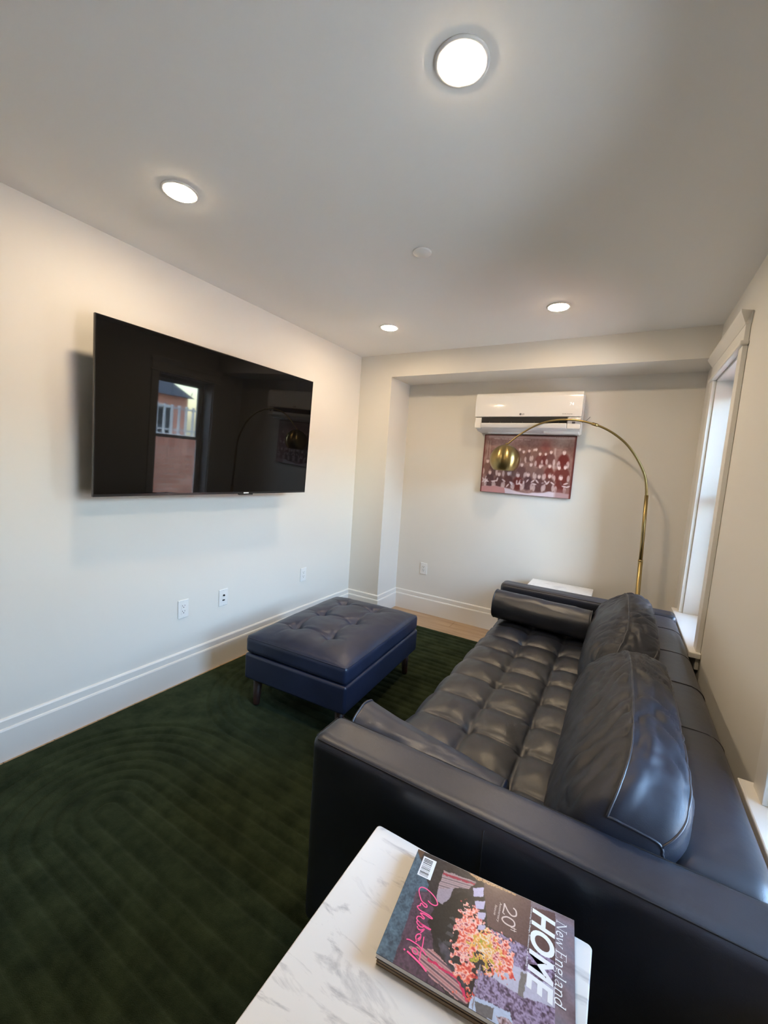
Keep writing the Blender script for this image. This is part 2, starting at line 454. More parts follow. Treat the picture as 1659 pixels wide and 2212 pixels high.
# ---- windows
def window(idx, y0, y1, z0, z1, label):
    e = empty('window_%d' % idx, (W, (y0+y1)/2, z0), kind='structure'); e['label'] = label
    cw, ct = .082, .021
    # flat side casings
    rbox('side_casing', (W-ct, y0-cw, z0), (W-.0005, y0-.003, z1+.004), .002, 'trim', e, 1)
    rbox('side_casing', (W-ct, y1+.003, z0), (W-.0005, y1+cw, z1+.004), .002, 'trim', e, 1)
    # bead, frieze and flared crown of the head
    rbox('head_bead', (W-.034, y0-cw-.014, z1+.004), (W-.0005, y1+cw+.014, z1+.026), .006, 'trim', e, 2)
    rbox('head_frieze', (W-ct, y0-cw, z1+.026), (W-.0005, y1+cw, z1+.100), .002, 'trim', e, 1)
    prof = [(0, 0), (ct+.001, 0), (ct+.006, .010), (.046, .048), (.048, .060), (0, .060)]
    V, F = [], []; n = len(prof); ex = [p[0] for p in prof]
    for s, ye in ((-1, y0-cw), (1, y1+cw)):
        for (x, z) in prof: V.append((W-x-.0005 if x else W-.0005, ye+s*max(0, x-ct), z1+.100+z))
    for k in range(n): F.append((k, (k+1) % n, n+(k+1) % n, n+k))
    F += [tuple(range(n)), tuple(range(n, 2*n))]
    raw('crown_moulding', V, F, 'trim', e)
    # stool and apron
    xs_ = XG-.03; pts = [(W-.052, y0-cw-.022), (W-.0006, y0-cw-.022), (W-.0006, y0+.001), (xs_, y0+.001), (xs_, y1-.001), (W-.0006, y1-.001), (W-.0006, y1+cw+.022), (W-.052, y1+cw+.022)]
    n = len(pts); V = [(x, y, z) for z in (z0-.028, z0) for (x, y) in pts]
    st = raw('window_stool', V, [tuple(range(n)), tuple(range(n, 2*n))]+[(k, (k+1) % n, n+(k+1) % n, n+k) for k in range(n)], 'trim', e)
    md = st.modifiers.new('bevel', 'BEVEL'); md.width = .004; md.segments = 2
    rbox('apron', (W-.018, y0-cw, z0-.092), (W-.0005, y1+cw, z0-.028), .002, 'trim', e, 1)
    # painted jamb liners, set back a few millimetres from the casing edge
    j = .003
    boxes('jamb_liner', [((W+.002, y0+.0005, z0), (XG-.03, y0+j, z1-.0005))], 'trim', e)
    boxes('jamb_liner', [((W+.002, y1-j, z0), (XG-.03, y1-.0005, z1-.0005))], 'trim', e)
    boxes('head_liner', [((W+.002, y0+j, z1-j), (XG-.03, y1-j, z1-.0005))], 'trim', e)
    # double-hung sashes
    fr = .02; zm = (z0+z1)/2+.05
    boxes('window_frame', [((XG-.03, y0+.0005, z0), (XG+.045, y0+fr, z1-.0005)), ((XG-.03, y1-fr, z0), (XG+.045, y1-.0005, z1-.0005)),
                           ((XG-.03, y0+fr, z0), (XG+.045, y1-fr, z0+.035)), ((XG-.03, y0+fr, z1-.04), (XG+.045, y1-fr, z1-.0005))], 'sash', e)
    for nm, a, b, xo in (('lower_sash', z0+.035, zm+.02, -.02), ('upper_sash', zm-.02, z1-.04, .012)):
        ya, yb, w = y0+fr, y1-fr, .034
        s = boxes(nm, [((XG+xo, ya, a), (XG+xo+.028, ya+w, b)), ((XG+xo, yb-w, a), (XG+xo+.028, yb, b)),
                       ((XG+xo, ya+w, a), (XG+xo+.028, yb-w, a+w)), ((XG+xo, ya+w, b-w), (XG+xo+.028, yb-w, b))], 'sash', e)
        boxes('pane', [((XG+xo+.011, ya+w-.004, a+w-.004), (XG+xo+.015, yb-w+.004, b-w+.004))], 'glass', s)
    return e
window(1, *WIN[0], 'tall white cased window in a deep recess beside the arc lamp')
window(2, *WIN[1], 'second white cased window farther along the wall behind the sofa')

# ================================================================== SOFA
def softbox(name, a, b, r, n, mt, parent=None, disp=None, local=False):
    """rounded box with a dense skin; disp(p, nrm) -> new point"""
    a, b = Vector(a), Vector(b); idx = {}; V, F = [], []
    ia, ib = a+Vector((r,)*3), b-Vector((r,)*3)
    def vid(p):
        k = (round(p[0], 5), round(p[1], 5), round(p[2], 5))
        if k not in idx:
            q = Vector([min(max(p[i], ia[i]), ib[i]) for i in range(3)]); d = Vector(p)-q
            nr = d.normalized() if d.length > 1e-9 else Vector((0, 0, 1))
            w = q+nr*r
            if disp: w = disp(w, nr)
            idx[k] = len(V); V.append(tuple(w))
        return idx[k]
    def ticks(i):
        # denser towards the rounded ends
        L = [a[i]+r*(1-math.cos(t*PI/8))*1.0 for t in range(0, 4)] + [ia[i]+(ib[i]-ia[i])*t/n[i] for t in range(n[i]+1)] + [b[i]-r*(1-math.cos(t*PI/8)) for t in range(3, -1, -1)]
        return L
    Tk = [ticks(i) for i in range(3)]
    for ax in range(3):
        u, v = (ax+1) % 3, (ax+2) % 3
        for side in (0, 1):
            for i in range(len(Tk[u])-1):
                for j in range(len(Tk[v])-1):
                    q = []
                    for (di, dj) in ((0, 0), (1, 0), (1, 1), (0, 1)):
                        p = [0, 0, 0]; p[ax] = (a, b)[side][ax]; p[u] = Tk[u][i+di]; p[v] = Tk[v][j+dj]; q.append(vid(p))
                    if len(set(q)) == 4: F.append(tuple(q if side else q[::-1]))
    me = bpy.data.meshes.new(name); me.from_pydata(off(V, parent, local), [], F); me.update()
    me.polygons.foreach_set('use_smooth', [True]*len(me.polygons))
    return link(name, me, mt, parent)

def N3(x, y, z): return noise.noise(Vector((x, y, z)))

SX0, SX1, SY0, SY1, SZ = 1.575, 2.632, 1.190, 3.420, 0.645
AT = .14
sofa = empty('sofa', ((SX0+SX1)/2, (SY0+SY1)/2, 0), 0, 'long black leather sofa with tufted bench seat and loose back cushions', 'sofa')
rbox('seat_base', (SX0+.035, SY0+AT-.02, .10), (SX1-.05, SY1-AT+.02, .335), .012, 'leather', sofa, 2)

def puff(cx, cy, cz, amp):
    def f(p, nr):
        return p + nr*(amp*N3(p.x*5, p.y*5, p.z*5+2))
    return f
for s, (ya, yb) in (('near', (SY0, SY0+AT)), ('far', (SY1-AT, SY1))):
    arm = softbox('arm', (SX0, ya, .055), (SX1, yb, SZ), .030, (72, 10, 30), 'leather', sofa, puff(0, 0, 0, .0016))
    # top-edge seams: along both long edges and across the front end
    q = .030*(1-math.cos(PI/4)); e = .0012
    for yo, sg in ((ya+q, -1), (yb-q, 1)):
        tube('seam', [(x, yo+sg*e*.4, SZ-q+e*.4) for x in np.linspace(SX0+.022, SX1-.02, 24)], .0017, 'seam', arm, 6)
    tube('seam', [(SX0+q-e*.4, y, SZ-q+e*.4) for y in np.linspace(ya+.02, yb-.02, 6)], .0017, 'seam', arm, 6)
    yo = ya if s == 'near' else yb; sg = -1 if s == 'near' else 1
    tube('seam', [(2.08, yo+sg*.0003, z) for z in np.linspace(.08, SZ-.025, 8)], .0016, 'seam', arm, 6)
def backdisp(p, nr):
    # gently crowned top and soft wobble
    k = max(0, nr.z)
    return p + nr*(.0018*N3(p.x*5, p.y*4, p.z*5+9)) + Vector((0, 0, k*.008*(1-((p.x-2.53)/.1)**2)))
bk = softbox('backrest', (2.425, SY0+AT-.004, .10), (SX1-.002, SY1-AT+.004, SZ-.008), .050, (10, 90, 26), 'leather', sofa, backdisp)
for y in (1.92, 2.28, 2.635, 3.00):
    pts = [(x, y, SZ-.0072+.008*(1-((x-2.53)/.1)**2)) for x in np.linspace(2.48, SX1-.05, 7)]
    for t in range(1, 9):
        a = t*PI/16; pts.append((SX1-.052+.0503*math.sin(a), y, SZ-.008-.05+.0503*math.cos(a)+.0042*math.cos(a)))
    pts += [(SX1-.0016, y, .55), (SX1-.0016, y, .40)]
    tube('seam', pts, .0016, 'seam', bk, 6)

# tufted bench seat
TX = [1.858, 2.055, 2.252]; TY = [1.405+.196*k for k in range(10)]
ph = {}
for i in range(3):
    for k in range(10): ph[i, k] = random.uniform(0, 6.28)
def tuft_h(x, y):
    dy = (y-TY[0])/.196; a = abs(math.sin(PI*dy))
    if x < TX[0]:
        d = TX[0]-x; b = min(1, d/.115); b = math.sin(b*PI/2)
        lobe = .027*(a**.5)*(b**.55) if d < .115 else .027*(a**.5)*max(.16, 1-(d-.115)*8)
    else:
        lobe = .029*(a**.5)*(abs(math.sin(PI*(x-TX[0])/.197))**.5)
    k = min(9, max(0, round(dy))); i = min(2, max(0, round((x-TX[0])/.197)))
    rx, ry = x-TX[i], y-TY[k]; r = math.hypot(rx, ry); th = math.atan2(ry, rx)
    h = lobe - .018*math.exp(-(r/.021)**2) + .0036*math.exp(-r/.045)*math.cos(6*th+ph[i, k])*min(1, r/.012)
    h += .0035*N3(x*9, y*9, 1.7) + .0016*N3(x*30, y*22, 4.1)
    return h
prof = [(SX0+.048, z, -1, 0) for z in np.linspace(.318, .388, 8)]
for t in range(1, 11):
    a = t*PI/20; prof.append((SX0+.048+.055*(1-math.cos(a)), .388+.055*math.sin(a), -math.cos(a), math.sin(a)))
prof += [(x, .443, 0, 1) for x in np.linspace(SX0+.110, 2.46, 116)]
ylist = np.linspace(SY0+AT+.003, SY1-AT-.003, 268)
P = []
for (x, z, nx_, nz_) in prof:
    row_ = []
    for y in ylist:
        h = tuft_h(x if nz_ > .6 else SX0+.10, y) * (1 if nz_ > .6 else .4+.6*nz_/.6)
        ed = min(y-ylist[0], ylist[-1]-y); drop = .020*max(0, 1-ed/.03)**2
        row_.append((x+nx_*(h-drop*.3), y, z+nz_*h-drop-.022*min(1, max(0, (x-1.72)/.55))))
    P.append(row_)
seat = sheet('seat_cushion', P, 'leather', sofa, flip=True)

# loose back cushions
def back_cushion(ya, yb, seed):
    ctrl = [(2.200, .462), (2.172, .540), (2.215, .660), (2.290, .745), (2.358, .790), (2.420, .792), (2.478, .752), (2.482, .640), (2.425, .462), (2.310, .452)]
    cp = [np.array(c) for c in ctrl]; n = len(cp); sec = []; K = 12; marks = {4: None, 6: None}
    for i in range(n):
        if i in marks: marks[i] = len(sec)
        a, b, c, d = cp[i-1], cp[i], cp[(i+1) % n], cp[(i+2) % n]
        for s in range(K):
            t = s/K; sec.append(.5*((2*b)+(-a+c)*t+(2*a-5*b+4*c-d)*t*t+(-a+3*b-3*c+d)*t**3))
    m = len(sec); cen = np.array((2.335, .600))
    NY = 150; P = []
    yc, hy = (ya+yb)/2, (yb-ya)/2
    for j in range(NY+1):
        t = -math.cos(PI*j/NY); t = math.copysign(abs(t)**.72, t)      # denser at the ends
        e = (max(0, 1-abs(t)**10))**.34 if abs(t) < 1 else 0
        y = yc+hy*t; row_ = []
        for k in range(m):
            q = cen+(sec[k]-cen)*(.02+.98*e)
            tan = sec[(k+1) % m]-sec[k-1]; L = math.hypot(*tan); nr = np.array((-tan[1], tan[0]))/L
            z = q[1]
            if z > .56: z -= (z-.56)*.30*abs(t)**3.2
            up = min(1, max(0, (sec[k][1]-.50)/.2))
            sv = k/m*10
            wob = N3(y*2.2+seed, sv*.55, seed*1.3)
            f = N3(y*13+3.2*wob, sv*.8+seed, seed)
            fold = (1-abs(f)*2.4)
            fold = max(0, fold)**2
            q = q + np.array((-.038*abs(t)**5*min(1, max(0, (sec[k][1]-.62)/.12))*min(1, max(0, (2.47-sec[k][0])/.06)), 0))
            d = -.013*fold*up*(.55+.9*abs(N3(y*3, sv*.7, seed+5))) + .010*wob*up + .0050*N3(y*17, sv*2.2, seed+3)*up - .0022*max(0, 1-abs(N3(y*24+2*wob, sv*1.1, seed+8))*3.2)*up
            if abs(k-marks[4]) < 2 or abs(k-marks[6]) < 2: d *= .5
            d *= e*(1-.85*abs(t)**9)
            row_.append((q[0]+nr[0]*d, y, z+nr[1]*d))
        P.append(row_)
    o = sheet('back_cushion', P, 'leather_soft', sofa, wrap_v=True)
    lo, hi = 12, NY-12
    for k in (marks[4], marks[6]):
        tube('piping', [Vector(P[j][k]) for j in range(lo, hi+1)], .0032, 'leather', o, 6)
    for j in (lo, hi):
        tube('piping', [Vector(P[j][k]) for k in range(marks[4], marks[6]+1)], .0032, 'leather', o, 6)
        tube('piping', [Vector(P[j][k % m]) for k in range(marks[6], marks[6]+16)], .0030, 'leather', o, 6)
    return o
back_cushion(SY0+AT-.012, 2.305, 1.0)
back_cushion(2.300, SY1-AT+.012, 4.6)
for (x, y) in ((SX0+.10, SY0+.09), (SX0+.10, SY1-.09), (SX1-.10, SY0+.09), (SX1-.10, SY1-.09)):
    lathe('leg', [(.017, .016), (.018, .018), (.024, .058), (.024, .062)], (x, y, 0), 'dark_wood', sofa, 20)

def bolster(y, label, seed, r, L_, za, zb, yb=0., rb_=1.):
    """soft cylinder along x; za, zb: height of the axis at the front and back end"""
    xa = SX0+.028; xb = xa+L_
    prof = [(0, 0.0), (.002, r*.4), (.008, r*.8), (.011, r*.93), (.016, r*.995)]
    prof = [(.012, 0.0), (.006, r*.4), (.002, r*.8), (0, r*.93), (.006, r*.995)]
    prof += [(.006+(L_-.012)*t/44, r) for t in range(1, 44)]
    prof += [(L_-.006, r*.995), (L_, r*.93), (L_-.002, r*.8), (L_-.006, r*.4), (L_-.012, 0.0)]
    P = []
    for (x, rad) in prof:
        row_ = []; f = x/L_
        for k in range(56):
            a = 2*PI*k/56; s = math.sin(a)
            d = .0050*N3(x*6, a*1.2, seed)+.0036*N3(x*16+3*N3(x*4, a, seed), math.cos(a)*2.4, s*2.4+seed)
            R = rad*(1+(d/r if rad > r*.5 else 0))*(1+(rb_-1)*f)
            R *= (.95 if s < -.7 else 1)
            row_.append((xa+x, y+yb*f+R*math.cos(a), za+(zb-za)*f+R*s))
        P.append(row_)
    e = empty('bolster_pillow', ((xa+xb)/2, y, min(za, zb)-r), 0, label, 'pillow', 'bolster pillows at the ends of the sofa')
    sheet('pillow_body', P, 'leather', e, wrap_v=True, flip=True)
    for i in (4, len(prof)-5): tube('piping', P[i], .0035, 'leather', e, 6, closed=True)
    return e
bolster(SY0+AT+.090, 'black leather bolster on the sofa beside the arm next to the magazines', 2.2, .088, .475, .552, .498, -.006, .84)
bolster(3.062, 'black leather bolster on the sofa against the arm next to the arc lamp', 6.1, .096, .590, .556, .546, -.01)

# ================================================================== OTTOMAN
ot = empty('ottoman', (.838, 2.362, 0), math.radians(3.0), 'navy leather ottoman with button-tufted top on tapered wooden legs', 'ottoman')
hx, hy = .338, .462
rbox('upholstered_base', (-hx, -hy, .178), (hx, hy, .328), .016, 'leather_navy', ot, 3, True)
OT = [(cx, cy) for cy in (-.235, .025, .285) for cx in (-.155, .085)]
def ott_disp(p, nr):
    q = p + nr*(.0022*N3(p.x*7, p.y*7, p.z*9))
    k = max(0, nr.z)
    if k > .05:
        u, v = p.x/hx, p.y/hy
        h = .046*(1-abs(u)**5)*(1-abs(v)**5)
        for (cx, cy) in OT:
            r = math.hypot(p.x-cx, p.y-cy); th = math.atan2(p.y-cy, p.x-cx)
            h -= .030*math.exp(-(r/.034)**2) + .016*math.exp(-(r/.085)**2)
            h += .0022*math.exp(-r/.06)*math.cos(7*th+cx*30+cy*11)*min(1, r/.015)
        # pulled folds between neighbouring buttons and out to the edges
        def crease(ax, ay, bx, by, dep, w):
            dx, dy = bx-ax, by-ay; L2 = dx*dx+dy*dy
            t = min(1, max(0, ((p.x-ax)*dx+(p.y-ay)*dy)/L2))
            d = math.hypot(p.x-ax-t*dx, p.y-ay-t*dy)
            return dep*math.exp(-(d/w)**2), t
        for r_ in range(3):
            a, b = OT[2*r_], OT[2*r_+1]
            h -= crease(*a, *b, .009, .010)[0]
            for (c, sx) in ((a, -1), (b, 1)):
                cr, t = crease(*c, c[0]+sx*.15, c[1]+.03*(r_-1), .009, .010); h -= cr*(1-t)
        for c_ in range(2):
            for r_ in range(2): h -= crease(*OT[2*r_+c_], *OT[2*r_+2+c_], .006, .011)[0]
            for (i, sy) in ((c_, -1), (4+c_, 1)):
                cr, t = crease(*OT[i], OT[i][0]+.03*(2*c_-1), OT[i][1]+sy*.16, .008, .010); h -= cr*(1-t)
        q = q + Vector((0, 0, k*(h + .002*N3(p.x*18, p.y*18, 3.3))))
    return q
oc = softbox('tufted_cushion', (-hx+.002, -hy+.002, .330), (hx-.002, hy-.002, .426), .022, (88, 116, 8), 'leather_navy', ot, ott_disp, True)
rp = []
for (cx, cy, a0) in ((hx-.03, hy-.03, 0), (-hx+.03, hy-.03, 90), (-hx+.03, -hy+.03, 180), (hx-.03, -hy+.03, 270)):
    for t in range(0, 91, 15):
        a = math.radians(a0+t); rp.append((cx+.0240*math.cos(a), cy+.0240*math.sin(a), .4205))
tube('piping', rp, .0026, 'leather_navy', oc, 6, True, closed=True)
for (x, y) in ((-hx+.060, -hy+.055), (hx-.060, -hy+.055), (hx-.060, hy-.055), (-hx+.060, hy-.055)):
    sx, sy = math.copysign(.006, x), math.copysign(.006, y)
    tube('leg', [(x+sx, y+sy, .0158), (x+sx*.9, y+sy*.9, .022), (x, y, .182)], [.0175, .0185, .0270], 'dark_wood', ot, 20, True)

# ================================================================== RUG
RX0, RX1, RY0, RY1 = .040, 2.66, -1.2, 3.655
CYS = [3.31-1.105*k for k in range(5)]
def groove(x, y):
    c = min(CYS, key=lambda q: abs(q-y)); dx = min(0., x-.66); rho = math.hypot(dx, y-c)
    if rho > .575: return 0.
    f = (rho-.045)/.0605
    if f < -.3: return 0.
    d = abs(f-round(f))*.0605
    return max(0., 1-d/.014)**.8
nx_, ny_ = 360, 660
V, F = [], []
for j in range(ny_+1):
    y = RY0+(RY1-RY0)*j/ny_
    for i in range(nx_+1):
        x = RX0+(RX1-RX0)*(i/nx_)
        ed = min(i, nx_-i, j, ny_-j)
        z = .0135 - .0100*groove(x, y) + .0008*N3(x*40, y*40, 0) + .0008*N3(x*7, y*7, 3)
        if ed == 0: z = .0012
        elif ed == 1: z *= .8
        V.append((x, y, z))
F = [(j*(nx_+1)+i, j*(nx_+1)+i+1, (j+1)*(nx_+1)+i+1, (j+1)*(nx_+1)+i) for j in range(ny_) for i in range(nx_)]
me = bpy.data.meshes.new('rug'); me.from_pydata(V, [], F); me.update()
me.polygons.foreach_set('use_smooth', [True]*len(me.polygons))
rug = link('rug', me, 'rug'); tag(rug, 'dark green wool rug carved with concentric arches', 'rug')

# ================================================================== TELEVISION
tv = empty('television', (.175, 2.013, 1.599), 0, 'large flat black television mounted on the plain wall, switched off', 'television')
tv.rotation_euler = (0, .043, -.023)
tw, th_ = 1.435/2, .82/2
boxes('panel_housing', [((-.012, -tw, -th_), (.0, tw, th_))], 'tv_frame', tv, True)
b_ = .004
boxes('bezel', [((0, -tw, th_-b_), (.0025, tw, th_)), ((0, -tw, -th_), (.0025, tw, -th_+.012)), ((0, -tw, -th_+.012), (.0025, -tw+b_, th_-b_)), ((0, tw-b_, -th_+.012), (.0025, tw, th_-b_))], 'tv_frame', tv, True)
boxes('screen', [((0.0, -tw+b_, -th_+.012), (.0012, tw-b_, th_-b_))], 'screen', tv, True)
rbox('rear_cover', (-.052, -tw*.80, -th_+.03), (-.012, tw*.80, .10), .012, 'tv_back', tv, 2, True)
rbox('sensor_bump', (-.010, .11, -th_-.007), (.004, .22, -th_+.002), .002, 'tv_frame', tv, 2, True)
boxes('bright_badge', [((.0025, .145, -th_+.002), (.0032, .185, -th_+.009))], 'white_plastic', tv, True)
for y in (-.24, .24): boxes('mount_arm', [((-.155, y-.02, -.16), (-.052, y+.02, .06))], 'black_metal', tv, True)
boxes('mount_rail', [((-.160, -.36, -.03), (-.145, .36, .05))], 'black_metal', tv, True)

# ================================================================== CEILING FITTINGS
for (x, y, lab) in ((1.798, 1.378, 'round lit downlight above the sofa end with the magazines'), (.635, 1.388, 'round lit downlight near the top of the television wall, by the ottoman front'),
                    (.659, 3.019, 'round lit downlight near the corner with the narrow wall strip'), (1.814, 3.033, 'round lit downlight in front of the air conditioner')):
    e = empty('downlight', (x, y, H), 0, lab, 'ceiling light', 'recessed ceiling downlights')
    lathe('trim_ring', [(.0545, -.0005), (.069, -.0005), (.069, -.0030), (.065, -.0050), (.0570, -.0056), (.0545, -.0050)], (0, 0, 0), 'white_plastic', e, 48, True)
    lathe('diffuser', [(.0001, -.0100), (.025, -.0096), (.045, -.0084), (.0562, -.0070), (.0566, -.0054)], (0, 0, 0), 'led', e, 48, True)
cp_ = lathe('cover_plate', [(.0435, 0), (.0435, -.005), (.041, -.0075), (.0001, -.0078)], (1.324, 2.161, H-.0006), 'white_plastic', None, 48)
tag(cp_, 'small round white blank cover plate on the ceiling between the downlights', 'cover plate')

# ================================================================== WALL PLATES
def plate(loc, rz, kind, label):
    """local: x across the plate, z up, -y out of the wall"""
    e = empty('power_outlet' if kind != 'media' else 'media_plate', loc, rz, label, 'outlet' if kind != 'media' else 'wall plate', 'white wall plates')
    w, h = .0355, .0575
    bm_ = rbox('cover_plate', (-w, -.006, -h), (w, -.0003, h), .0035, 'white_plastic', e, 2, True)
    for z in (-.050, .050): lathe_y('screw', (0, -.0063, z), .0026, .0012, 'white_plastic', e)
    if kind != 'media':
        rbox('receptacle', (-.0165, -.0078, -.0335), (.0165, -.0055, .0335), .0012, 'white_plastic', e, 1, True)
        for zc in (.0175, -.0175):
            boxes('slot', [((-.0085, -.0081, zc+.000), (-.0060, -.0077, zc+.0085))], 'dark', e, True)
            boxes('slot', [((.0060, -.0081, zc+.001), (.0085, -.0077, zc+.0080))], 'dark', e, True)
            lathe_y('ground_hole', (0, -.0079, zc-.0065), .0030, .0004, 'dark', e)
    else:
        lathe_y('coax_jack', (0, -.0085, .016), .0062, .005, 'dark', e)
        rbox('data_jack', (-.0095, -.0085, -.0225), (.0095, -.0055, -.0140), .001, 'dark', e, 1, True)
    return e
def lathe_y(name, c, r, d, mt, parent, n=16):
    V = [(c[0]+r*math.cos(2*PI*k/n), c[1]-dd, c[2]+r*math.sin(2*PI*k/n)) for dd in (0, d) for k in range(n)]
    F = [(k, (k+1) % n, n+(k+1) % n, n+k) for k in range(n)] + [tuple(range(n)), tuple(range(n, 2*n))]
    return raw(name, V, F, mt, parent, local=True)
plate((0, 1.857, .467), PI/2, 'power', 'white duplex power outlet under the television, beside the media plate')
plate((0, 2.152, .468), PI/2, 'media', 'white wall plate with coax and data jacks under the television')
plate((0, 2.960, .471), PI/2, 'power', 'white power outlet on the television wall near the corner strip')
plate((.641, D1, .447), 0, 'power', 'white power outlet on the recessed wall under the air conditioner')

# ================================================================== AIR CONDITIONER
AX0, AX1 = 1.098, 1.932
ac = empty('air_conditioner', ((AX0+AX1)/2, D1, 1.79), 0, 'glossy white wall-mounted split air conditioner above the team photograph', 'air conditioner')
def extrude_x(name, prof, x0, x1, mt, parent, smooth=False, bev=0.):
    n = len(prof); V = [(x, y, z) for x in (x0, x1) for (y, z) in prof]
    F = [(k, (k+1) % n, n+(k+1) % n, n+k) for k in range(n)] + [tuple(range(n)), tuple(range(n, 2*n))]
    o = raw(name, V, F, mt, parent)
    if bev:
        md = o.modifiers.new('bevel', 'BEVEL'); md.width = bev; md.segments = 3; md.limit_method = 'ANGLE'; md.angle_limit = math.radians(50)
        o.data.polygons.foreach_set('use_smooth', [True]*len(o.data.polygons)); w_ = o.modifiers.new('wn', 'WEIGHTED_NORMAL')
    return o
body = [(D1-.001, 2.095), (3.845, 2.095), (3.838, 1.90), (3.845, 1.84), (3.87, 1.805), (3.92, 1.79), (D1-.001, 1.785)]
extrude_x('chassis', body, AX0+.004, AX1-.004, 'white_plastic', ac, bev=.004)
fp = [(3.86, 2.100), (3.838, 2.097), (3.822, 2.085), (3.815, 2.060), (3.812, 1.99), (3.815, 1.903), (3.838, 1.900), (3.85, 2.04)]
extrude_x('front_panel', fp, AX0, AX1, 'ac_gloss', ac, bev=.003)
boxes('air_slot', [((AX0+.062, 3.8205, 1.850), (AX1-.100, 3.842, 1.897))], 'dark', ac)
for x in np.linspace(AX0+.13, AX1-.16, 7): boxes('vane', [((x-.001, 3.8185, 1.853), (x+.001, 3.8206, 1.862))], 'grey', ac)
extrude_x('air_flap', [(3.812, 1.851), (3.806, 1.845), (3.816, 1.816), (3.828, 1.810), (3.838, 1.816), (3.83, 1.848)], AX0+.062, AX1-.100, 'ac_gloss', ac, bev=.002)
rbox('end_cap', (AX0+.002, 3.822, 1.808), (AX0+.060, 3.86, 1.897), .008, 'ac_gloss', ac, 2)
rbox('end_cap', (AX1-.098, 3.822, 1.808), (AX1-.002, 3.86, 1.897), .008, 'ac_gloss', ac, 2)
boxes('indicator', [((AX1-.062, 3.8205, 1.848), (AX1-.040, 3.8215, 1.864))], 'grey', ac)
rbox('mounting_plate', (AX0+.075, 3.965, 1.778), (AX1-.02, D1-.001, 1.83), .006, 'white_plastic', ac, 2)
rbox('drain_cover', (1.655, 3.895, 1.776), (AX1-.012, D1-.001, 1.818), .008, 'white_plastic', ac, 3)
tube('wire', [(AX1-.004, 3.93, 1.87), (AX1+.02, 3.965, 1.885), (AX1+.045, 4.015, 1.925)], .0022, 'grey', ac, 8)
FY = Matrix.Translation(Vector((0, 0, 0))) @ Matrix.Rotation(PI/2, 4, 'X')
def on_ac(x, z, y=3.8125):
    return Matrix.Translation(Vector((x-(AX0+AX1)/2, y-D1-.0015, z-1.79))) @ Matrix.Rotation(PI/2, 4, 'X')
lg = lathe_y('logo_disc', (1.478-(AX0+AX1)/2, 3.8135-D1, 1.9215-1.79), .0085, .0008, 'grey', ac, 24)
text_mesh('logo_letters', 'LG', .016, 'grey', ac, on_ac(1.489, 1.916), bold=.0004)
text_mesh('model_lettering', 'DUAL Inverter', .012, 'grey', ac, on_ac(1.795, 1.9175))
text_mesh('temperature_digits', '74', .034, 'display', ac, on_ac(1.838, 1.985, 3.8115))

# ================================================================== TEAM PHOTOGRAPH
PX0, PX1, PZ0, PZ1 = 1.146, 1.900, 1.262, 1.772
pic = empty('wall_picture', ((PX0+PX1)/2, D1, PZ0), 0, 'red-tinted vintage team group photograph on a frameless panel', 'picture')
rbox('panel', (PX0, D1-.030, PZ0), (PX1, D1-.0008, PZ1), .002, 'maroon', pic, 1)
nw, nh = 300, 204
rs = np.random.RandomState(3)
def vnoise(w, h, sx, sy, seed=0):
    r = np.random.RandomState(seed); g = r.rand(int(sy)+3, int(sx)+3)
    x = np.linspace(0, sx, w); y = np.linspace(0, sy, h); xi = x.astype(int); yi = y.astype(int)
    fx = (x-xi); fy = (y-yi); fx = fx*fx*(3-2*fx); fy = (fy*fy*(3-2*fy))[:, None]
    a = g[yi][:, xi]; b = g[yi][:, xi+1]; c = g[yi+1][:, xi]; d = g[yi+1][:, xi+1]
    return (a*(1-fx)+b*fx)*(1-fy)+(c*(1-fx)+d*fx)*fy
uu_, vv_ = np.meshgrid(np.linspace(0, 1, nw), np.linspace(0, 1, nh))     # v = 0 at the bottom
img = np.zeros((nh, nw, 3))
base = np.stack([.64-.06*uu_, .46-.06*uu_, .43-.06*uu_], -1)
img[:] = base + (vnoise(nw, nh, 14, 10, 1)-.5)[..., None]*.16 + (vnoise(nw, nh, 60, 40, 2)-.5)[..., None]*.08
def blend(mask, col, a=1.):
    mm = np.clip(mask, 0, 1)[..., None]*a; img[:] = img*(1-mm)+np.array(col)*mm
def soft(d, w=.006): return np.clip(.5-d/w, 0, 1)
blend(np.exp(-(((uu_-.70)/.06)**2+((vv_-.82)/.12)**2)), (.56, .20, .17), .65)      # red bloom
blend(np.exp(-(((uu_-.86)/.10)**2+((vv_-.93)/.10)**2)), (.78, .70, .64), .55)
blend(soft(np.abs(vv_-.965)-.02, .02)*(uu_ > .05), (.76, .68, .66), .6)
for x in (.045, .075): blend(soft(np.abs(uu_-x)-.006)*(vv_ > .45)*(vv_ < .90), (.72, .62, .60), .6)
blend(soft(np.abs(uu_-.80)-.010)*(vv_ > .42)*(vv_ < .80), (.78, .68, .66), .7)
def person(cx, cy, s, shirt, face=(.90, .80, .80), arms=True):
    d = np.sqrt(((uu_-cx)/(.050*s))**2+((vv_-(cy-.125*s))/(.105*s))**2)
    blend(soft(d-1, .35), shirt, .92)
    if arms:
        for sg in (-1, 1):
            dd = np.sqrt(((uu_-cx-sg*.040*s)/(.014*s))**2+((vv_-(cy-.17*s))/(.05*s))**2); blend(soft(dd-1, .4), (.84, .73, .73), .75)
    d = np.sqrt(((uu_-cx)/(.0150*s))**2+((vv_-cy)/(.035*s))**2); blend(soft(d-1, .5), face, .90)
    d = np.sqrt(((uu_-cx)/(.018*s))**2+((vv_-cy-.033*s)/(.018*s))**2); blend(soft(d-1, .4), (.50, .32, .30), .55)
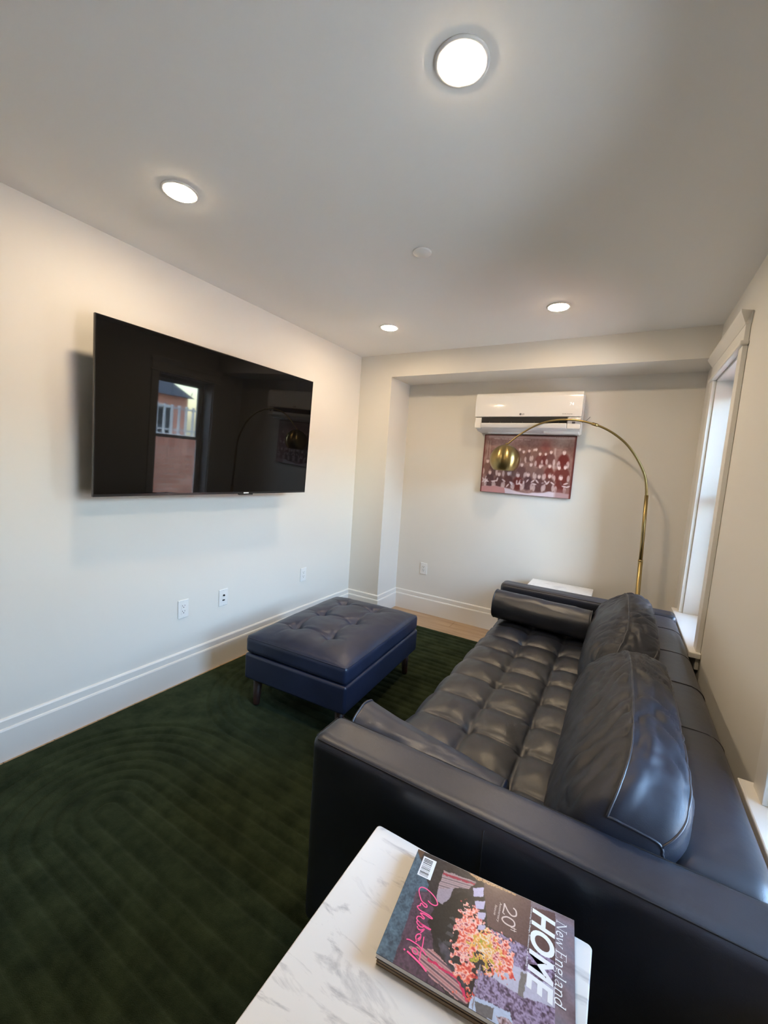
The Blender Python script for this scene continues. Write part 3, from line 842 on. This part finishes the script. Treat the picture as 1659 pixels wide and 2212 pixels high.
dk = [(.49, .33, .31), (.52, .35, .32), (.44, .28, .27), (.55, .38, .35)]
for k, x in enumerate((.17, .24, .31, .37, .42, .465, .525, .58)): person(x, .745+.02*math.sin(k*2.1), .85, dk[k % 4])
person(.60, .77, .85, dk[1]); person(.645, .70, .95, (.50, .22, .20)); person(.705, .70, .8, (.46, .14, .13)); person(.76, .735, .95, (.47, .26, .24)); person(.895, .735, 1.15, (.46, .10, .09))
for k, x in enumerate((.06, .14, .22, .30, .38, .46, .56, .66, .76, .86, .92)): person(x, .545-.015*(k % 2)-.01*x*5, 1.05, dk[(k+1) % 4] if k < 8 else (.48, .16, .14))
for k, x in enumerate((.10, .21, .32, .43, .54, .66, .77, .89)): person(x, .345-.02*(k % 2), 1.15, ((.36, .20, .22), (.40, .22, .22), (.44, .22, .20), (.47, .14, .12))[k % 4])
# crouched front row: pale limbs and socks over dark shorts
r3 = np.random.RandomState(11)
for k in range(46):
    x, y = r3.rand(), .17+.075*r3.rand()-.05*(r3.rand() > .8); a = r3.rand()*PI
    dx, dy = (uu_-x), (vv_-y)*.68; L = dx*math.cos(a)+dy*math.sin(a); Wd_ = -dx*math.sin(a)+dy*math.cos(a)
    blend(soft(np.sqrt((L/.026)**2+(Wd_/.009)**2)-1, .5), (.88, .80, .82) if k % 3 else (.45, .27, .27), .85)
edge = .085+.03*np.sin(uu_*9)+.02*(vnoise(nw, nh, 18, 1, 5)-.5)-.03*uu_
blend(soft(vv_-edge, .02), (.87, .80, .86), .95)
blend(soft(vv_-edge, .02)*(vnoise(nw, nh, 9, 4, 8) > .62)*(uu_ < .45), (.78, .42, .40), .7)
blend(soft(vv_-.14, .04)*soft(.84-uu_, .03), (.60, .36, .34), .55)
# faint lettering strip, too small to read
for k in range(44):
    x = .115+.0095*k
    if k % 9 == 8: continue
    blend(soft(np.abs(uu_-x)-.0030, .003)*soft(np.abs(vv_-.935+.025*(x-.1))-.008*(.6+.4*((k*7) % 3)/2), .006), (.93, .86, .84), .8)
for k in range(8): blend(soft(np.abs(uu_-.80-.017*k)-.003, .003)*soft(np.abs(vv_-.972)-.008, .006), (.35, .22, .22), .7)
# darker red margins
for d in (uu_, 1-uu_): blend(soft(d-.012, .012), (.40, .06, .05), .8)
blend(soft(1-vv_-.012, .012), (.34, .06, .05), .8)
img[:] = img*.72 + img.mean(-1, keepdims=True)*np.array((1.04, .98, .96))*.28        # faded print
painted('printed_photograph', nw, nh, lambda u, v: (PX0+.002+(PX1-PX0-.004)*u, D1-.0304, PZ0+.002+(PZ1-PZ0-.004)*v), img, 'print_canvas', pic)

# ================================================================== ARC FLOOR LAMP
LY = 3.80
lamp = empty('floor_lamp', (2.445, LY, 0), 0, 'brass arc floor lamp with round brushed metal shade behind the sofa', 'lamp')
lathe('base', [(.0001, 0), (.148, 0), (.150, .006), (.150, .030), (.146, .036), (.02, .040), (.0001, .040)], (2.445, LY, 0), 'marble', lamp, 64)
def on_pole(z): return 2.4635-.0363*z
tube('lower_pole', [(on_pole(.03), LY, .03), (on_pole(.872), LY, .872)], .0150, 'brass', lamp, 24)
tube('pole_collar', [(on_pole(.866), LY, .866), (on_pole(.878), LY, .878)], .0156, 'brass', lamp, 24)
tube('upper_pole', [(on_pole(.87), LY, .87), (on_pole(1.345), LY, 1.345)], .0122, 'brass', lamp, 24)
arc = [(2.4145, 1.335), (2.413, 1.352), (2.404, 1.420), (2.385, 1.490), (2.349, 1.564), (2.300, 1.641), (2.241, 1.711), (2.166, 1.772), (2.096, 1.813), (2.031, 1.840),
       (1.950, 1.863), (1.871, 1.874), (1.792, 1.875), (1.712, 1.865), (1.642, 1.844), (1.581, 1.814), (1.520, 1.776), (1.462, 1.731), (1.397, 1.672)]
ap = spline(arc, 5)
tube('arched_arm', [(q[0], LY, q[1]) for q in ap], [.0092-.0030*i/len(ap) for i in range(len(ap))], 'brass', lamp, 16)
tube('arm_joint', [(2.050, LY, 1.833), (2.012, LY, 1.8465)], .0115, 'brass', lamp, 16)
SC = (1.392, LY, 1.550); R_ = .1225
sp = []
for t in range(2, 44):
    a = math.radians(t*3.2); sp.append((R_*math.sin(a), R_*math.cos(a)))
zb = sp[-1][1]
inner = [(r*.984, z if i else z) for i, (r, z) in enumerate([(max(.0005, r), z*.984) for r, z in sp[::-1]])]
shade = lathe('lamp_shade', sp+inner, SC, 'brass_brushed', lamp, 64)
lathe('shade_cap', [(.0001, .136), (.006, .136), (.0085, .128), (.010, .1215), (.0001, .1185)], SC, 'brass', lamp, 24)
lathe('bulb', [(.0001, -.055), (.018, -.050), (.029, -.030), (.030, -.012), (.022, .012), (.014, .035), (.014, .075), (.0001, .076)], SC, 'white_plastic', lamp, 24)

# ================================================================== SIDE TABLES
def side_table(x0, x1, y0, y1, zt, label):
    e = empty('side_table', ((x0+x1)/2, (y0+y1)/2, 0), 0, label, 'table', 'marble side tables at the sofa ends')
    # marble slab with softly rounded corners
    r = .009; pts = []
    for (cx, cy, a0) in ((x1-r, y1-r, 0), (x0+r, y1-r, 90), (x0+r, y0+r, 180), (x1-r, y0+r, 270)):
        for t in range(0, 91, 15): pts.append((cx+r*math.cos(math.radians(a0+t)), cy+r*math.sin(math.radians(a0+t))))
    n = len(pts); V, F = [], []
    lev = [(zt-.020, .002), (zt-.018, 0), (zt-.002, 0), (zt, .002)]
    mx_, my_ = (x0+x1)/2, (y0+y1)/2
    for (z, ins) in lev:
        for (px, py) in pts: V.append((px-math.copysign(ins, px-mx_), py-math.copysign(ins, py-my_), z))
    for l in range(3):
        for k in range(n): F.append((l*n+k, l*n+(k+1) % n, (l+1)*n+(k+1) % n, (l+1)*n+k))
    F += [tuple(range(n)), tuple(3*n+k for k in range(n))]
    raw('marble_top', V, F, 'marble', e)
    boxes('frame', [((x0+.03, y0+.03, zt-.034), (x1-.03, y0+.045, zt-.020)), ((x0+.03, y1-.045, zt-.034), (x1-.03, y1-.03, zt-.020)),
                    ((x0+.03, y0+.045, zt-.034), (x0+.045, y1-.045, zt-.020)), ((x1-.045, y0+.045, zt-.034), (x1-.03, y1-.045, zt-.020))], 'black_metal', e)
    for (x, y) in ((x0+.03, y0+.03), (x1-.045, y0+.03), (x0+.03, y1-.045), (x1-.045, y1-.045)):
        boxes('leg', [((x, y, .0158 if y < RY1 else 0.0), (x+.015, y+.015, zt-.034))], 'black_metal', e)
    return e
TZ = .560
side_table(1.846, 2.310, .664, 1.128, TZ, 'square white marble side table holding the magazines')
side_table(1.684, 2.150, 3.500, 3.972, TZ, 'square white marble side table behind the far sofa arm, below the picture')

# ================================================================== MAGAZINES
MA = math.radians(6.0)
MO = Vector((1.963, 1.104)); MU = Vector((math.sin(MA), -math.cos(MA))); MV = Vector((math.cos(MA), math.sin(MA)))
MW, MH = .222, .3147
def magazine(name, z0, th, du, dv, w, h, rot, pages, cover, label):
    """stacked magazine; local frame: x along the cover width, y up the cover"""
    o = MO + MU*du + MV*dv
    e = empty(name, (o.x, o.y, z0), MA-PI/2+rot, label, 'magazine', 'magazines stacked on the marble table')
    boxes('pages', [((.001, .0008, .0006), (w-.0006, h-.0008, th-.0006))], pages, e, True)
    # cover sheet folded round the spine (left edge)
    V, F = [], []
    pr = [(w, 0), (.002, 0), (0, .0015), (0, th-.0015), (.002, th), (w, th), (w, th-.0005), (.0022, th-.0005), (.0006, th-.0018), (.0006, .0018), (.0022, .0005), (w, .0005)]
    n = len(pr); V = [(x, y, z) for y in (0, h) for (x, z) in pr]
    F = [(k, (k+1) % n, n+(k+1) % n, n+k) for k in range(n)] + [tuple(range(n)), tuple(range(n, 2*n))]
    raw('cover', V, F, cover, e, local=True)
    return e
magazine('magazine', TZ+.0004, .0062, .001, .002, .2205, .312, -.004, 'spine_tan', 'spine_tan', 'bottom magazine of the stack with tan page edges')
magazine('magazine', TZ+.0068, .0058, .003, .003, .219, .310, .006, 'spine_tan', 'navy_cover', 'middle magazine of the stack with tan page edges')
mg = magazine('magazine', TZ+.0128, .0092, 0, 0, MW, MH, 0, 'paper', 'navy_cover', 'topmost glossy home magazine with pink script on its cover')
ZC = .0092
# ---- printed cover picture
nu_, nv_ = 250, 350
cu, cv = np.meshgrid(np.linspace(0, 1, nu_), np.linspace(0, 1, nv_)); CU, CV = cu, cv
art = np.zeros((nv_, nu_, 3)); art[:] = (.155, .135, .15)
n1, n2, n3 = vnoise(nu_, nv_, 10, 14, 21), vnoise(nu_, nv_, 40, 56, 22), vnoise(nu_, nv_, 90, 120, 23)
n4, n5 = vnoise(nu_, nv_, 26, 36, 24), vnoise(nu_, nv_, 34, 48, 25)
def inpoly(poly, wob=.010):
    cu = CU+(n4-.5)*wob+(n3-.5)*wob; cv = CV+(n5-.5)*wob*.7
    ins = np.zeros_like(cu, bool); n = len(poly)
    for i in range(n):
        (x1, y1), (x2, y2) = poly[i], poly[(i+1) % n]
        if y1 == y2: continue
        c = ((y1 > cv) != (y2 > cv)) & (cu < (x2-x1)*(cv-y1)/(y2-y1)+x1); ins ^= c
    return ins
def fill(poly, col, a=1., wob=.010):
    mk = inpoly(poly, wob); c = np.array(col) if not callable(col) else col()
    c = np.broadcast_to(c, art.shape); art[mk] = art[mk]*(1-a)+c[mk]*a
def mix3(cols, t):
    cols = [np.array(c) for c in cols]; t = np.clip(t, 0, .9999)*(len(cols)-1); i = t.astype(int); f = (t-i)[..., None]
    C_ = np.array(cols); return C_[i]*(1-f)+C_[i+1]*f
art += (n2-.5)[..., None]*.05
fill([(-.1, -.1), (.30, -.1), (.30, .02), (.10, .03), (-.1, .07)], (.36, .26, .19))
fill([(.011, -.005), (.462, -.006), (1.03, -.006), (1.01, .10), (.634, .151), (.301, .145)], lambda: mix3([(.16, .22, .26), (.27, .36, .42), (.36, .46, .52)], n4*.6+n3*.4))
fill([(.40, .085), (1.03, .10), (1.02, .43), (.93, .29), (.76, .27), (.56, .25), (.35, .157)], lambda: mix3([(.20, .15, .19), (.31, .22, .29), (.38, .28, .34)], n2*.6+n3*.4))
fill([(.409, .226), (.206, .352), (.216, .414), (.405, .374), (.717, .374), (.747, .292), (.597, .202)], (.10, .095, .105))
for k in range(4): fill([(.46+.065*k, .325), (.485+.065*k, .315), (.495+.065*k, .355), (.47+.065*k, .365)], (.25, .25, .27))
# striped cushions
st1 = lambda: mix3([(.55, .47, .48), (.74, .62, .62), (.42, .36, .38)], (np.sin((cu*1.0+cv*.25)*150)*.5+.5))
fill([(.096, .205), (.061, .416), (.156, .381), (.204, .302), (.303, .259), (.29, .2)], st1)
fill([(.115, .205), (.082, .41), (.100, .405), (.140, .205)], (.60, .16, .24))
fill([(.298, .202), (.212, .291), (.307, .29), (.405, .255), (.398, .217)], (.60, .54, .58))
st2 = lambda: mix3([(.66, .46, .46), (.80, .62, .62), (.36, .26, .30)], (np.sin((cu*1.1-cv*.30)*135)*.5+.5))
fill([(.839, .146), (.773, .276), (.859, .441), (.973, .505), (.999, .485), (.951, .295), (.888, .215)], st2)
fill([(.84, .262), (.865, .443), (.965, .502), (.975, .495), (.885, .430), (.86, .262)], (.80, .16, .36))
fill([(.67, .276), (.693, .347), (.847, .439), (.897, .493), (.913, .471), (.828, .373), (.758, .317)], lambda: mix3([(.10, .10, .12), (.34, .33, .38)], n2))
# wall, stone and panes
fill([(-.1, .45), (-.1, .80), (.053, .757), (.406, .761), (.389, .531), (.116, .472)], (.35, .25, .25))
fill([(-.02, .30), (-.02, .66), (.02, .66), (.035, .42)], lambda: mix3([(.42, .31, .22), (.80, .62, .44), (.30, .20, .15)], n3))
stone = lambda: mix3([(.17, .13, .19), (.36, .29, .38), (.66, .60, .74), (.25, .19, .26)], n5*.5+n3*.5)
fill([(.404, .532), (.406, .90), (.588, .90), (.607, .66), (.511, .535)], stone)
fill([(.74, .52), (.74, .664), (.66, .91), (.86, .91), (1.02, .812), (1.02, .66), (.903, .518)], stone)
fill([(.581, .60), (.588, .905), (.72, .905), (.758, .755), (.746, .60)], (.72, .72, .80))
fill([(.60, .735), (.60, .765), (.76, .755), (.76, .725)], (.48, .46, .45))
fill([(.914, .515), (.895, .70), (1.1, .78), (1.1, .50)], (.70, .76, .86))
fill([(.94, .533), (.921, .625), (.99, .624), (1.007, .553)], (.40, .39, .40))
fill([(.96, .64), (.93, .70), (.97, .74), (1.02, .68)], lambda: mix3([(.30, .22, .24), (.62, .50, .52), (.75, .72, .80)], n3))
fill([(-.1, .745), (.053, .757), (.006, .893), (.82, .909), (1.1, .909), (1.1, 1.1), (-.1, 1.1)], lambda: mix3([(.40, .34, .37), (.50, .44, .48), (.46, .44, .50)], n1))
fill([(.053, .757), (.006, .893), (.40, .90), (.406, .761)], (.33, .23, .24))
# table flowers
fl_ = [(.335, .374), (.297, .426), (.426, .524), (.425, .611), (.521, .683), (.695, .668), (.725, .573), (.608, .484), (.859, .511), (.884, .476), (.844, .408), (.536, .374)]
fill(fl_, lambda: mix3([(.36, .13, .16), (.80, .24, .24), (.92, .46, .36), (.95, .80, .76), (.72, .26, .30), (.40, .22, .20)], n5*.45+n3*.55), 1., .14)
fill([(.541, .452), (.418, .534), (.523, .60), (.635, .623), (.694, .559), (.66, .492)], lambda: mix3([(.42, .42, .16), (.70, .66, .24), (.92, .62, .30), (.90, .86, .78), (.80, .36, .26)], n4*.3+n3*.7), 1., .12)
for q in ([(.129, .404), (.078, .467), (.166, .476), (.208, .419)], [(.237, .435), (.197, .489), (.274, .493), (.302, .448)],
          [(.327, .46), (.291, .505), (.353, .508), (.374, .472)], [(.419, .479), (.397, .52), (.432, .52), (.457, .482)]):
    fill(q, (.74, .70, .80))
fill([(.70, .527), (.70, .533), (1.03, .532), (1.03, .526)], (.55, .52, .56))
fill([(.44, .505), (.44, .511), (.66, .455), (.66, .449)], (.95, .70, .42))
art += (n3-.5)[..., None]*.05
painted('cover_picture', nu_, nv_, lambda u, v: (.0022+(MW-.0024)*u, .0003+(MH-.0006)*v, ZC+.00015), art, 'print_gloss', mg, True)
# ---- lettering on the cover
def at_cover(u, v, lift=.0004): return Matrix.Translation(Vector((u*MW, v*MH, ZC+lift)))
def fit_text(name, body, u0, u1, v0, cap, mt, shear=0, bold=0., space=1.):
    o = text_mesh(name, body, cap*MH/.73, mt, mg, Matrix.Identity(4), shear, bold, 1., .00005, 'LEFT', space)
    xs = [v.co.x for v in o.data.vertices]; L = max(xs)-min(xs)
    o.data.transform(at_cover(u0, v0) @ Matrix.Diagonal(((u1-u0)*MW/L, 1, 1, 1)) @ Matrix.Translation(Vector((-min(xs), 0, 0))))
    return o
fit_text('title_lettering', 'HOME', .068, .715, .770, .128, 'ink_white', .22, .0016)
# the serif masthead drawn as strokes
def strokes(name, lines, wid, mt, lift=.0005):
    V, F = [], []
    for k, ln in enumerate(lines):
        ribbon(V, F, ln, wid[k] if isinstance(wid, list) else wid, lambda a, b: (a, b, ZC+lift+k*.00001))
    o = raw(name, V, F, mt, mg, local=True)
    if o.data.polygons and o.data.polygons[0].normal.z < 0: o.data.flip_normals()
    return o
def serif_text(body, u0, u1, v0, cap, sh, name, mt):
    """condensed italic serif letters: thick stems, thin joins, small foot serifs"""
    G = {  # width, [(thick?, points)] on a unit cap height
     'N': (.74, [(0, [(.10, 0), (.10, 1)]), (1, [(.10, 1), (.62, 0)]), (0, [(.62, 0), (.62, 1)]), (0, [(0, 0), (.22, 0)]), (0, [(0, 1), (.16, 1)]), (0, [(.52, 1), (.74, 1)])]),
     'E': (.60, [(1, [(.14, 0), (.14, 1)]), (0, [(.02, 1), (.54, 1), (.54, .80)]), (0, [(.02, 0), (.56, 0), (.58, .22)]), (0, [(.14, .52), (.42, .52)]), (0, [(.42, .40), (.42, .64)])]),
     'e': (.44, [(0, [(.06, .34), (.38, .34)]), (1, spline([(.38, .36), (.30, .60), (.14, .58), (.06, .32), (.12, .08), (.26, 0), (.40, .12)], 5))]),
     'w': (.74, [(1, [(.04, .62), (.22, 0)]), (0, [(.22, 0), (.38, .60)]), (1, [(.38, .60), (.54, 0)]), (0, [(.54, 0), (.70, .62)]), (0, [(0, .62), (.14, .62)]), (0, [(.62, .62), (.76, .62)])]),
     'n': (.54, [(1, [(.12, 0), (.12, .62)]), (0, [(.03, .60), (.12, .62)]), (1, spline([(.12, .46), (.24, .62), (.40, .56), (.42, .30), (.42, 0)], 5)), (0, [(.03, 0), (.22, 0)]), (0, [(.34, 0), (.52, 0)])]),
     'g': (.46, [(1, spline([(.22, .62), (.08, .54), (.08, .34), (.22, .26), (.36, .36), (.36, .54), (.22, .62)], 5)), (0, spline([(.16, .27), (.08, .16), (.20, .08), (.38, .02), (.38, -.16), (.20, -.24), (.04, -.16), (.06, -.02), (.18, .06)], 5)), (0, [(.34, .58), (.46, .62)])]),
     'l': (.28, [(1, [(.14, 0), (.14, 1)]), (0, [(.04, .97), (.14, 1)]), (0, [(.03, 0), (.26, 0)])]),
     'a': (.46, [(1, spline([(.08, .50), (.18, .62), (.32, .58), (.34, .40), (.34, .08), (.46, .02)], 5)), (0, spline([(.34, .38), (.14, .30), (.06, .14), (.14, 0), (.26, .04), (.34, .16)], 5))]),
     'd': (.52, [(1, [(.40, 0), (.40, 1)]), (0, [(.30, .97), (.40, 1)]), (1, spline([(.40, .50), (.26, .62), (.10, .50), (.06, .28), (.12, .06), (.26, 0), (.40, .14)], 5)), (0, [(.40, 0), (.52, .02)])]),
     ' ': (.16, [])}
    tot = sum(G[c][0]+.03 for c in body); S = cap*MH; kx = ((u1-u0)*MW - sh*S)/(tot*S)
    x = 0; lines, wid = [], []
    for c in body:
        w, sts = G[c]
        for tk, pts in sts:
            lines.append([(u0*MW+((x+p[0])*kx+sh*p[1])*S, v0*MH+p[1]*S) for p in pts]); wid.append((.105 if tk else .050)*S)
        x += w+.03
    return strokes(name, lines, wid, mt)
serif_text('New England', .072, .715, .9025, .054, .16, 'masthead_lettering', 'ink_white')
fit_text('tagline_lettering', 'Celebrating Fine Design, Architecture, and Building', .064, .55, .7545, .0085, 'ink_white')
def sl(p): return [(a*MW, b*MH) for a, b in p]
num = [spline(sl([(.150, .655), (.165, .672), (.205, .676), (.222, .655), (.205, .632), (.170, .612), (.146, .601)]), 5), sl([(.146, .602), (.190, .603), (.232, .600), (.240, .612)]),
       spline(sl([(.268, .606), (.250, .630), (.258, .664), (.288, .675), (.312, .660), (.310, .622), (.290, .602), (.268, .606)]), 5), sl([(.318, .686), (.322, .655)]), sl([(.335, .688), (.339, .655)]), sl([(.311, .674), (.346, .677)])]
strokes('anniversary_number', num, [.0026, .0022, .0026, .0013, .0013, .0011], 'ink_cream')
fit_text('anniversary_lettering', 'Anniversary', .155, .330, .575, .0145, 'ink_cream', .15)
fit_text('anniversary_lettering', 'Issue', .195, .285, .551, .0145, 'ink_cream', .15)
S_ = [[(.44, .17), (.452, .194), (.45, .217), (.433, .229), (.411, .222), (.385, .203), (.363, .174), (.348, .137), (.353, .109), (.377, .098), (.408, .104), (.444, .121), (.469, .139), (.479, .169), (.496, .175), (.501, .164), (.493, .150), (.486, .139), (.505, .133)],
      [(.505, .140), (.523, .124), (.533, .125), (.547, .147), (.549, .198), (.56, .225), (.566, .214), (.560, .180), (.566, .150)],
      [(.566, .150), (.578, .166), (.588, .181), (.599, .177), (.593, .160), (.600, .145), (.618, .141), (.629, .147), (.641, .174), (.645, .207), (.646, .233), (.653, .225), (.650, .190), (.640, .165)],
      [(.631, .149), (.650, .150), (.666, .172), (.660, .190), (.645, .188)], [(.675, .158), (.690, .169), (.688, .185), (.668, .2), (.687, .196), (.708, .186)],
      [(.735, .195), (.718, .189), (.731, .174), (.753, .169), (.772, .178), (.761, .193), (.735, .195), (.766, .183), (.789, .178)],
      [(.804, .126), (.797, .143), (.798, .169), (.805, .206), (.838, .252)], [(.723, .211), (.785, .218), (.845, .22), (.898, .227)],
      [(.845, .205), (.833, .190), (.840, .176), (.855, .174), (.868, .185), (.866, .202), (.850, .205)], [(.879, .15), (.895, .195), (.914, .241), (.936, .276)], [(.875, .130), (.881, .138)]]
strokes('script_lettering', [spline(sl(s), 5) for s in S_], [.0021]*7+[.0019, .0021, .0030, .0028], 'ink_pink', .0006)
# barcode sticker: white patch with black bars
pa = boxes('barcode_patch', [((.053*MW, .053*MH, ZC+.0002), (.258*MW, .143*MH, ZC+.0004))], 'ink_white', mg, True)
rb = random.Random(5); x = .070; bars = []
while x < .245:
    w = rb.choice((.003, .005, .008)); bars.append(((x*MW, .062*MH, ZC+.0004), ((x+w)*MW, .122*MH, ZC+.00052))); x += w+rb.choice((.004, .006, .009))
boxes('barcode_bars', bars, 'ink_black', mg, True)

# ================================================================== OUTSIDE THE WINDOWS (seen mirrored in the television)
GX = W+.245
struct(boxes('ground', [((GX, YR-12, -.6), (GX+14, D1+12, -.35))], 'concrete'), 'paved light well outside the windows')
BX = W+1.62; BH = 1.36
bw = boxes('garden_wall', [((BX+.012, YR-10, -.35), (BX+.30, D1+10, BH))], 'mortar')
tag(bw, 'sunlit red brick garden wall with pale mortar outside the window', 'wall')
L, Hh, Dp, J = .203, .064, .09, .017
me = None; n_b = 0
v, f = box_vf((-Dp/2, -L/2, -Hh/2), (Dp/2, L/2, Hh/2))
bme = bpy.data.meshes.new('brick'); bme.from_pydata(v, [], f); bme.materials.append(M['brick'])
v, f = box_vf((-Dp/2, -Hh/2, -L/2), (Dp/2, Hh/2, L/2))
sme = bpy.data.meshes.new('soldier_brick'); sme.from_pydata(v, [], f); sme.materials.append(M['brick'])
zc = BH-.203/2; y = 3.0
while y < 5.4:
    o = bpy.data.objects.new('brick', sme); COL.objects.link(o); o.parent = bw; o.location = (BX+Dp/2-.004*random.random(), y, zc); y += Hh+J
zc = BH-.203-J-Hh/2; r_ = 0
while zc > .45:
    y = 3.0+(L+J)/2*(r_ % 2)
    while y < 5.4:
        o = bpy.data.objects.new('brick', bme); COL.objects.link(o); o.parent = bw; o.location = (BX+Dp/2-.004*random.random(), y, zc); y += L+J
    zc -= Hh+J; r_ += 1
fe = empty('picket_fence', (BX+.15, 4.2, BH), 0, 'pale metal picket fence on top of the brick garden wall', 'fence')
boxes('rail', [((BX+.13, 2.4, BH+.06), (BX+.16, 6.4, BH+.085)), ], 'iron', fe)
boxes('rail', [((BX+.13, 2.4, BH+.40), (BX+.16, 6.4, BH+.425)), ], 'iron', fe)
for k in range(34): boxes('picket', [((BX+.125, 2.45+.118*k, BH), (BX+.155, 2.45+.118*k+.028, BH+.46))], 'iron', fe)
# a tree and a brick house beyond the fence
tr = empty('garden_tree', (BX+2.6, 6.6, -.35), 0, 'leafy garden tree standing beyond the picket fence', 'tree')
tube('trunk', [(BX+2.6, 6.6, -.35), (BX+2.55, 6.65, 1.2), (BX+2.65, 6.6, 2.6), (BX+2.6, 6.7, 3.8)], [.16, .13, .10, .05], 'bark', tr, 12)
for (dx, dy, dz) in ((.7, .5, 1.0), (-.6, .4, .9), (.2, -.8, .9), (-.3, -.5, 1.2)):
    tube('branch', [(BX+2.62, 6.62, 2.3), (BX+2.6+dx*.5, 6.6+dy*.5, 2.3+dz*.6), (BX+2.6+dx, 6.6+dy, 2.3+dz)], [.06, .04, .02], 'bark', tr, 8)
V, F = [], []; rl = random.Random(4)
for k in range(1500):
    a, b, c = rl.gauss(0, .75), rl.gauss(0, .75), rl.gauss(0, .5)
    p = Vector((BX+2.6+a, 6.6+b, 3.5+c)); ax = Vector((rl.uniform(-1, 1), rl.uniform(-1, 1), rl.uniform(-1, 1))).normalized(); bx_ = ax.orthogonal().normalized()
    s = .07*rl.uniform(.7, 1.3); n = len(V); V += [tuple(p-ax*s), tuple(p+bx_*s*.5), tuple(p+ax*s), tuple(p-bx_*s*.5)]; F.append((n, n+1, n+2, n+3))
fo = raw('foliage', V, F, 'leaf', tr); fo['kind'] = 'stuff'
def house(y0, y1, ze, zr, label):
    x0 = BX+6.4
    ho = empty('brick_house', (x0, (y0+y1)/2, -.35), 0, label, 'building', 'houses across the garden')
    boxes('house_wall', [((x0, y0, -.35), (x0+5, y1, ze))], 'brick', ho)
    raw('roof', [(x0-.2, y0-.1, ze), (x0+5.2, y0-.1, ze), (x0+5.2, y1+.1, ze), (x0-.2, y1+.1, ze), (x0+2.5, y0-.1, zr), (x0+2.5, y1+.1, zr)], [(0, 1, 4), (3, 5, 2), (0, 4, 5, 3), (1, 2, 5, 4), (0, 3, 2, 1)], 'roof', ho)
    n = max(2, int((y1-y0)/1.6))
    for k in range(n):
        y = y0+(k+.5)*(y1-y0)/n-.35
        w_ = boxes('house_window', [((x0-.04, y, .9), (x0, y+.7, 2.0))], 'sash', ho)
        boxes('pane', [((x0-.048, y+.06, .96), (x0-.042, y+.64, 1.94))], 'dark', w_)
    return ho
house(3.0, 8.2, 2.3, 3.3, 'orange brick house across the garden, seen past the tree')
house(-4.4, 2.7, 2.5, 3.5, 'wide orange brick house across the garden, well clear of the tree')
